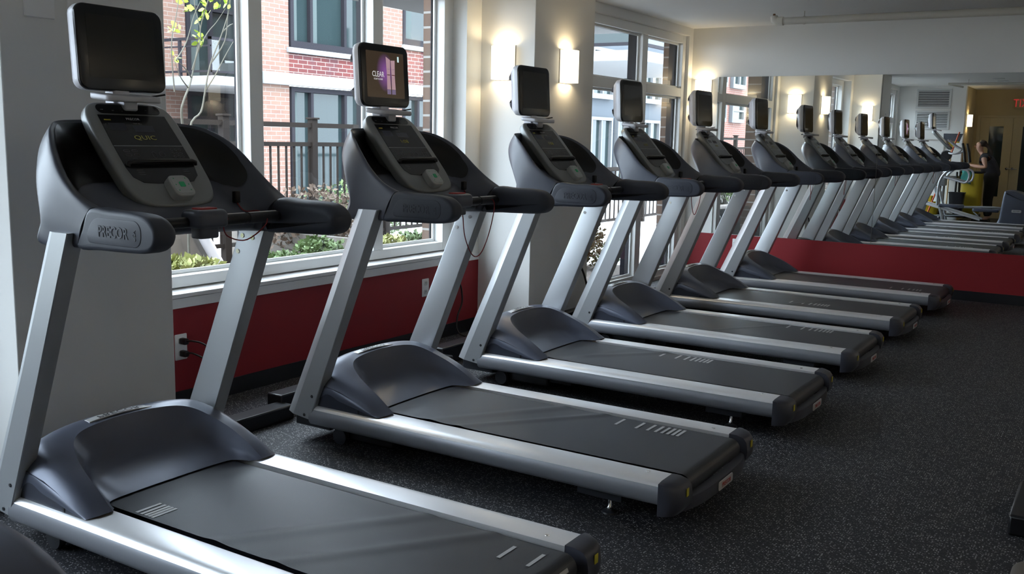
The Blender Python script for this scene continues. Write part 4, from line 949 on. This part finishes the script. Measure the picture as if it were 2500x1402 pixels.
# ------------------------------------------------------------------ sockets, plates, cables
def wallplate(name, label, cat, loc, rz, w, h, n, plugs=(), group=None):
    t = thing(name, label, cat, loc, group, rz)   # local: plate in the yz plane, facing +x
    q = MB(); pillow(q, rrect(w, h, .004, 2), 0, .006, 0, .003, lambda u, v, d: (d, u, v), 2); q.build('cover_plate', M['sill'], t, smooth=40)
    for z in n:
        q = MB(); pillow(q, rrect(.034, .028, .008, 4, 0, z), .005, .008, 0, .001, lambda u, v, d: (d, u, v), 2); o = q.build('socket', M['voff'], t, smooth=40)
        for dy in (-.006, .006): MB().box(.0078, .0086, dy-.001, dy+.001, z-.001, z+.008).build('slot', M['black'], o)
    return t
wallplate('wall_socket', 'white double socket on the red band behind the nearest treadmill, cords plugged in', 'socket', (XW, 1.285, .300), 0, .07, .125, (.03, -.03))
for dz, lab in ((.03, 'upper black power cord plugged into the socket by the near pillar'), (-.03, 'lower black power cord plugged into the socket by the near pillar')):
    t = thing('power_cord', lab, 'cord', (XW+.008, 1.285, .30+dz), 'power cords at the near socket')
    q = MB(); pillow(q, rrect(.028, .030, .008, 4), 0, .04, .002, .006, lambda u, v, d: (d, u, v), 2); q.build('plug', M['black'], t, smooth=40)
    MB().tube(catmull([(.035, 0, 0), (.07, .01, .006), (.14, .03, -.02+dz*.3), (.25, dz*1.5, -.10), (.33, -.1+dz*2, -.20), (.35, -.2+dz*3, -.262-dz)], 5), .0045, 8).build('cable', M['cable'], t, smooth=60)
wallplate('wall_socket', 'white socket on the red band behind the second treadmill', 'socket', (XW, 3.20, .36), 0, .07, .115, (.028, -.028))
tag(MB().tube(catmull([(XW+.012, 3.50, .36), (XW+.03, 3.55, .34), (XW+.025, 3.58, .22), (XW+.03, 3.52, .12), (XW+.06, 3.50, .02), (-.80, 3.45, .008), (-.6, 3.3, .008)], 6), .006, 8).build('loose_cable', M['cable'], smooth=60), 'black cable hanging down the red band and over the floor', 'cable')
tag(MB().tube(catmull([(PF+.004, 4.50, .42), (PF+.03, 4.53, .33), (PF+.05, 4.55, .2), (PF+.06, 4.5, .06), (PF+.10, 4.4, .008)], 6), .008, 8).build('pillar_cable', M['cable'], smooth=60), 'black cable running down the front of the middle pillar', 'cable')
wallplate('wall_socket', 'white socket with a cord under the mirror, behind the last treadmill', 'socket', (-.50, YM-.004, .33), -PI/2, .075, .12, (.028, -.028))
tag(MB().tube(catmull([(-.50, YM-.014, .36), (-.50, YM-.06, .35), (-.42, YM-.07, .30), (-.40, YM-.06, .15), (-.3, YM-.1, .008)], 6), .005, 8).build('socket_cable', M['cable'], smooth=60), 'black cord drooping from the socket under the mirror', 'cord')
wallplate('blank_wall_plate', 'wide blank white plate high on the near pillar, behind the monitor', 'wall plate', (PF, .385, 1.765), 0, .115, .115, ())
wallplate('pillar_socket', 'white socket plate high on the near pillar, cut by the frame top', 'socket', (PF, .53, 1.790), 0, .07, .115, (.028, -.028))
t = thing('floor_plate', 'flat silver plate with lettering on the floor beside the third treadmill', 'plate', (-.74, 3.17, 0))
q = MB(); pillow(q, rrect(.20, .42, .02, 4), 0, .035, 0, .005, lambda u, v, d: (u, v, d), 3); q.build('plate', M['silver'], t, smooth=40)
text('lettering', 'PRECOR', .05, lambda u, v, d: (.0-v, u-.08, .0352+d), M['tblack'], t, .0003)
# ------------------------------------------------------------------ outside
g = MB(); n = 30; rows = []
for i in range(n+1):
    x = -1.33-(i/n)*4.2; row = []
    for j in range(61):
        y = -4+j*.16; t_ = i/n
        z = .545-.60*min(1, max(0, (x+1.33)/-3.8)); z += .03*noise.noise(Vector((x*3, y*3, 0)))
        row.append((x, y, z))
    rows.append(row)
o = g.grid(rows).build('ground_planting_bed', M['soil'], smooth=60); struct(o, 'mulched bed sloping away from the window')
struct(box('ground_bed_edge', -5.6, -1.33, 5.55, 5.62, -.3, .30, M['stucco']))
struct(box('ground_paving', -40, -1.33, -40, 45, -.4, -.10, M['pave']), 'pale paving outside')
rows = []
for i in range(12):
    x = -1.34-i*.13; rows.append([(x, 5.62+j*.13, .045-.0*i-.12*min(1, i/11)+.02*noise.noise(Vector((x*5, j, 1)))) for j in range(17)])
struct(MB().grid(rows).build('ground_bed_far', M['soil'], smooth=60))
# piers and canopy of this building, outside the glass
for k, (a, b) in enumerate(((3.66, 4.70), (7.42, 8.2), (.10, 1.0))):
    struct(box('wall_outer_pier_%s' % 'abc'[k], -1.43 if k != 1 else -1.325, -1.246, a, b, -.4, 3.2, M['brickb']))
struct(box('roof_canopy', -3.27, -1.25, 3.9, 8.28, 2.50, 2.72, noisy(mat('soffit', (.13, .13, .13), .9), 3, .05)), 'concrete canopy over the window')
struct(box('roof_slab_upper', -1.33, 6.7, -6, 9, 2.68, 2.9, M['conc']))
# facade opposite
FX = -8.8
fb = MB(); fb.box(FX-.3, FX, 9.11, 9.75, -.4, 5.2)
tag(fb.build('brick_pier', M['brickp']), 'pale pink brick pier between balcony and windows, seen through the long window', 'brick pier')
def bwin(name, lab, x, y0, y1, z0, z1, mul=(), m=M['bframe'], curtain=(), fwd=.07, grp='windows of the facing building', rail=None, gm=None):
    t = thing(name, lab, 'window', (x, (y0+y1)/2, z0), grp); w = (y1-y0)/2; h = z1-z0
    f = MB(); f.box(-.10, .02, -w, -w+fwd, 0, h).box(-.10, .02, w-fwd, w, 0, h).box(-.10, .02, -w+fwd, w-fwd, 0, fwd*1.6).box(-.10, .02, -w+fwd, w-fwd, h-fwd, h)
    for q in mul: f.box(-.09, .01, q-(y0+y1)/2-.03, q-(y0+y1)/2+.03, fwd*1.6, h-fwd)
    for q in (rail or ()): f.box(-.09, .005, -w+fwd, w-fwd, q-.03, q+.03)
    f.build('window_frame', m, t)
    MB().box(-.075, -.065, -w+fwd, w-fwd, fwd*1.6, h-fwd).build('pane', gm or M['bglass'], t)
    for a, b in curtain: MB().box(-.062, -.058, a-(y0+y1)/2, b-(y0+y1)/2, fwd*1.6, h-fwd).build('curtain', M['curtain'], t)
    return t
bwin('facade_window', 'upper dark framed window above the red brick panel, through the long window', FX, 9.78, 11.50, 2.68, 4.9, (10.26, 11.07), curtain=((9.86, 9.99), (10.31, 10.45)))
bwin('facade_window', 'lower dark framed window under the white ledge, through the long window', FX, 9.78, 11.50, -.1, 2.06, (10.26, 11.07), curtain=((9.86, 9.97), (10.31, 10.36)))
tag(box('brickwork', FX-.25, FX-.02, 9.76, 11.52, 2.275, 2.59, M['brickr']), 'dark red brick panel with white sill below the upper window', 'brick panel')
tag(box('stone_sill', FX-.25, FX+.05, 9.70, 11.53, 2.60, 2.68, M['conc'], bevel=.006), 'pale stone sill above the dark red brick panel', 'sill')
tag(box('brick_pier', FX-.3, FX, 11.53, 12.62, -.4, 5.2, M['brickp']), 'pink brick pier seen beside the second monitor', 'brick pier')
bwin('facade_window', 'small upper window beside the window pier, right of the second monitor', FX, 12.62, 13.6, 2.98, 4.9, (), curtain=((12.75, 12.95),))
bwin('facade_window', 'small lower window beside the window pier, right of the second monitor', FX, 12.62, 13.6, 0.2, 2.06, (13.1,))
tag(box('brickwork', FX-.25, FX-.02, 12.63, 13.59, 2.275, 2.89, M['brickr']), 'short red brick panel right of the second monitor', 'brick panel')
tag(box('stone_sill', FX-.25, FX+.04, 12.60, 13.62, 2.90, 2.98, M['conc']), 'short pale sill right of the second monitor', 'sill')
tag(box('concrete_ledge', FX+.003, FX+.09, 9.13, 17.98, 2.08, 2.27, M['conc'], bevel=.01), 'long pale concrete ledge across the facing building', 'ledge')
tag(box('brick_facade', FX-.3, FX, 13.605, 17.98, -.4, 5.2, M['brickp']), 'pink brick wall of the facing building beyond the window pier', 'building')
# balcony recess
t = thing('balcony', 'balcony with dark railing and glass panels, seen between the tree branches', 'balcony', (FX, 8.2, 2.0))
MB().box(-2.0, .06, -.02, .90, .0, .14).build('balcony_slab', M['conc'], t, bevel=.01)
rl = MB(); rl.box(-2.0, -.02, -.02, .02, .66, .70).box(-.06, -.02, -.02, .86, .66, .70).box(-2.0, -.02, -.01, .01, .56, .58)
for y in (0.0, .85): rl.box(-.06, -.02, y-.02, y+.02, .14, .66)
for x in (-.7, -1.4): rl.box(x-.02, x+.02, -.02, .02, .14, .66)
rl.box(-2.0, -.02, -.015, .015, .19, .22).box(-.055, -.025, 0, .86, .19, .22)
rl.build('railing', M['bframe'], t)
MB().box(-.045, -.038, .02, .84, .22, .66).build('glass_panel', M['glass'], t)
bwin('facade_window', 'tall dark framed balcony window behind the tree branches', -10.8, 9.40, 11.3, 2.14, 4.9, (9.92, 10.50), curtain=((9.50, 9.70),), rail=(1.24,))
bwin('facade_window', 'dark framed window under the balcony behind the tree', -10.8, 9.38, 11.3, -.1, 1.99, (9.88, 10.46), rail=(1.66,))
tag(box('brick_wall', -11.1, -10.8, 2.0, 9.38, -.4, 5.2, M['brickp']), 'pink brick wall left of the balcony, behind the nearest monitor', 'building')
struct(box('ground_balcony_floor_back', -11.1, -8.9, 9.1, 11.4, 1.99, 2.08, M['conc']))
# long brick facade seen in the mirror
fb = MB(); fb.box(FX-.3, FX, -24, -11.5, -.4, 5.0)
tag(fb.build('brick_building', brick_mat('mirror_facade_brick', (.22, .10, .08), (.19, .085, .07), (.24, .13, .10), (.27, .23, .21), 'yz')), 'red brick building with white windows, seen in the mirror', 'building')
for k, (a, b) in enumerate(((-14.40, -13.5), (-16.16, -14.90), (-17.6, -16.72), (-12.9, -12.1), (-19.6, -18.6))):
    nm = ['second', 'third', 'fourth', 'first', 'fifth'][k]
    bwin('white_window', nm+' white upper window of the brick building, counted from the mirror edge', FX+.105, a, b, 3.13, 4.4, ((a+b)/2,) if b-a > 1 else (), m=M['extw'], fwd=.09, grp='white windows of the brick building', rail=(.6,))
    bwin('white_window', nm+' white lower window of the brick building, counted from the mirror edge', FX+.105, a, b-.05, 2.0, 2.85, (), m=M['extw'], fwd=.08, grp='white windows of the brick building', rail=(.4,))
# balconies beyond the far window
t = thing('balcony', 'pale balcony with glass railing, seen through the top of the far window', 'balcony', (-4, 12.6, 2.58))
MB().box(-3.2, 0, 0, 4, 0, .17).build('balcony_slab', M['conc'], t, bevel=.01)
rl = MB(); rl.box(-3.2, -.02, .0, .04, .24, .29).box(-.06, -.02, .04, 4, .24, .29).box(-.08, 0, .0, .08, .17, 1.3); rl.box(-.08, 0, 3.9, 4, .17, 1.3).box(-3.2, 0, 0, .04, 1.25, 1.3).box(-.04, 0, 0, 4, 1.25, 1.3); rl.build('railing', M['bframe'], t)
MB().box(-3.2, -.08, .015, .022, .29, 1.25).build('glass_panel', M['bglass'], t); MB().box(-.035, -.028, .08, 3.9, .29, 1.25).build('glass_panel', M['bglass'], t)
MB().box(-3.1, -1.5, .3, .35, .17, 1.6).build('curtain_wall', M['curtain'], t)
for k, (z0, z1) in enumerate(((2.35, 3.6), (-.05, 1.9))):
    for j in range(5):
        y0 = 18.4+j*1.5
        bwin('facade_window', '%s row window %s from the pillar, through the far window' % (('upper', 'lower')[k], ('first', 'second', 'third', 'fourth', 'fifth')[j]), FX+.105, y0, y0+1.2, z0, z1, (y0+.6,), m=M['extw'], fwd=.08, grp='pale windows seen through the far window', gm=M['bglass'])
tag(box('grey_building', FX-.3, FX, 18, 30, -.4, 5.0, noisy(mat('bluegrey_panel', (.040, .052, .066), .7), 2, .1)), 'blue grey building behind the far window', 'building')
# fences
def fence(name, label, x, y0, y1, zb, post_ys, pitch=.115, top=1.44, mid=1.23, low=.16, hz=0):
    t = thing(name, label, 'fence', (x, y0, zb)); L = y1-y0
    f = MB(); f.box(-.025, .025, 0, L, top-zb-.05, top-zb).box(-.02, .02, 0, L, mid-zb-.045, mid-zb).box(-.02, .02, 0, L, low-zb, low-zb+.04); f.build('rails', M['fence'], t)
    p = MB(); k = 0; y = pitch/2
    while y < L: p.box(-.009, .009, y-.009, y+.009, low-zb+.04, mid-zb-.045); y += pitch
    o = p.build('pickets', M['fence'], t); o['kind'] = 'stuff'
    for yy in post_ys:
        MB().box(-.04, .04, yy-y0-.04, yy-y0+.04, -.1, top-zb+.04).box(-.055, .055, yy-y0-.055, yy-y0+.055, top-zb+.04, top-zb+.06).build('post', M['fence'], t, bevel=.004)
    return t
fence('railing_fence', 'dark brown railing fence outside the long window', -5.0, -6.0, 9.6, -.06, [6.31-1.26*k for k in range(10)]+[7.57, 8.83])
fence('railing_fence', 'low dark railing on the paving, seen through the far window', -4.6, 12.2, 18.0, -.1, [12.3, 14.2, 16.1], .16, .88, .86, -.02)
# stucco wall and white downpipe near the bed
tag(box('stucco_wall', -3.62, -3.5, 1.2, 3.55, -.1, .62, M['stucco']), 'low beige stucco wall outside, behind the yellow green shrub', 'wall')
tag(MB().tube([(-3.42, 3.62, .20), (-3.42, 3.30, .72)], .045, 12).build('drain_pipe', M['mon'], smooth=50), 'pale slanting drain pipe against the beige wall outside', 'pipe')
# shrubs
def shrub(label, x, y, z, w, d, h, n, leaf, m, name='shrub', up=.5):
    t = thing(name, label, 'shrub', (x, y, z-.03), 'shrubs outside the windows'); q = MB(); st = MB()
    for k in range(n):
        a = random.random()*2*PI; rr = math.sqrt(random.random()); zz = h*(.15+.85*random.random()**.8)*(1-.35*rr*rr)
        p = Vector((w/2*rr*math.cos(a), d/2*rr*math.sin(a), zz+.03))
        for c in range(4):
            dr = Vector((random.gauss(0, 1), random.gauss(0, 1), random.gauss(up, .7))).normalized(); s = dr.orthogonal().normalized(); s = Matrix.Rotation(random.random()*6, 3, dr) @ s
            l = leaf*random.uniform(.7, 1.2); wd = l*.33; b = p+dr*.006
            q.add([b, b+dr*l*.5+s*wd, b+dr*l, b+dr*l*.5-s*wd], [(0, 1, 2, 3)])
        if k % 6 == 0: st.tube([(p.x*.2, p.y*.2, 0), tuple(p*.6+Vector((0, 0, .0))), tuple(p)], .003, 4)
    q.build('foliage', m, t)['kind'] = 'stuff'; st.build('stems', M['bark'], t); return t
shrub('yellow green shrub just outside the long window, beside the near pillar', -2.0, 2.08, .44, .40, .42, .13, 200, .055, M['leafo'])
shrub('green shrub below the fence, under the second treadmill armrest', -2.6, 3.45, .33, .40, .45, .09, 110, .05, M['leafg'])
shrub('taller green shrub beside the fence post, left of the second treadmill', -2.7, 3.98, .32, .35, .34, .19, 130, .05, M['leafg'])
shrub('pale shrub seen below the second treadmill armrest', -2.5, 4.58, .35, .40, .36, .13, 120, .05, M['leafo'])
shrub('small green shrub beside the brick window pier', -2.5, 4.98, .36, .35, .34, .12, 100, .05, M['leafg'])
shrub('brownish shrub low outside the far window, next to the pillar', -2.1, 7.15, -.05, .55, .8, .62, 420, .05, noisy(mat('brown_leaf', (.17, .14, .07), .7), 8, .5))
shrub('sparse shrub outside the far window, between the treadmills', -2.0, 7.75, -.05, .35, .35, .30, 60, .05, M['leafg'])
shrub('leafy shrub seen in the mirror behind the last treadmill', -3.9, -1.6, .12, .9, 1.1, 1.0, 800, .06, M['leafg'])
shrub('leafy shrub seen in the mirror between two uprights', -3.6, -2.9, .12, .9, 1.1, .9, 800, .06, M['leafo'])
shrub('twiggy hedge plant against the railing fence', -4.6, 5.9, .05, .5, 1.6, .75, 420, .06, noisy(mat('russet_leaf', (.13, .09, .065), .8), 8, .5))
shrub('twiggy green hedge plant behind the fence pickets', -5.6, 7.6, -.08, .6, 2.2, .85, 480, .06, M['leafg'])
# young tree
t = thing('young_tree', 'young tree with bare grey branches and fresh green leaves outside the long window', 'tree', (-2.6, 2.62, .27)); O3 = Vector((-2.6, 2.62, .27))
br = MB()
A = [[(0, 0, 0), (0, .0, .5), (0, .03, 1.05), (0, .13, 1.18), (0, .17, 1.32), (0, .22, 1.50), (0, .33, 1.72), (0, .41, 1.95), (0, .42, 2.3)],
     [(0, .17, 1.32), (.02, .25, 1.44), (.0, .36, 1.58), (0, .45, 1.70), (-.02, .56, 1.82)],
     [(0, 0, .9), (.05, -.07, 1.15), (.06, -.06, 1.24), (.04, .0, 1.33), (0, .06, 1.40), (-.02, .12, 1.55), (0, .16, 1.78), (.02, .25, 2.05), (0, .33, 2.35)],
     [(.04, .0, 1.33), (.06, -.08, 1.40), (.05, -.12, 1.52)],
     [(0, .06, 1.40), (.03, -.02, 1.46), (.05, -.10, 1.50)],
     [(-.02, .12, 1.55), (.0, .20, 1.70), (0, .28, 1.78), (0, .36, 1.88)],
     [(0, .22, 1.50), (.02, .33, 1.66), (.0, .38, 1.84), (.02, .41, 2.02), (0, .50, 2.2)],
     [(0, .33, 1.72), (-.02, .42, 1.78), (-.02, .50, 1.80)],
     [(.02, .05, 1.45), (.03, .12, 1.68), (.0, .10, 1.90), (.02, .18, 2.1)],
     [(.05, -.10, 1.50), (.03, .0, 1.62), (.03, .07, 1.80), (.0, .15, 1.9)],
     [(.05, -.12, 1.30), (.06, -.14, 1.60), (.06, -.08, 1.85), (.05, -.02, 2.2)]]
for k, pts in enumerate(A):
    c = catmull(pts, 4); n_ = len(c); r0 = .0095 if k in (0, 2) else .005
    br.tube(c, [max(.0018, r0*(1-.8*i/n_)) for i in range(n_)], 7)
br.build('branches', M['bark'], t, smooth=60)
lf = MB()
for (y, z) in ((.03, 1.86), (.07, 1.83), (.14, 1.80), (.17, 1.87), (.20, 1.84), (.26, 1.93), (.29, 1.90), (.33, 1.96), (.38, 1.93), (.42, 1.98), (.23, 2.02), (.30, 2.03), (.20, 1.95), (-.10, 1.95), (-.06, 1.97), (-.09, 1.70), (-.05, 1.70), (.11, 1.67), (.14, 1.64), (.17, 1.66), (-.11, 1.52), (.40, 2.05), (.46, 2.02), (-.04, 2.03)):
    for c in range(4):
        dr = Vector((random.gauss(0, .6), random.gauss(0, 1), random.gauss(-.5, .6))).normalized(); s = Matrix.Rotation(random.random()*6, 3, dr) @ dr.orthogonal().normalized(); l = random.uniform(.035, .055); b = Vector((random.uniform(-.02, .03), y+random.gauss(0, .012), z+random.gauss(0, .012)))
        lf.add([b, b+dr*l*.35+s*l*.32, b+dr*l*.8+s*l*.2, b+dr*l, b+dr*l*.8-s*l*.2, b+dr*l*.35-s*l*.32], [tuple(range(6))])
lf.build('foliage', M['leafy'], t)['kind'] = 'stuff'
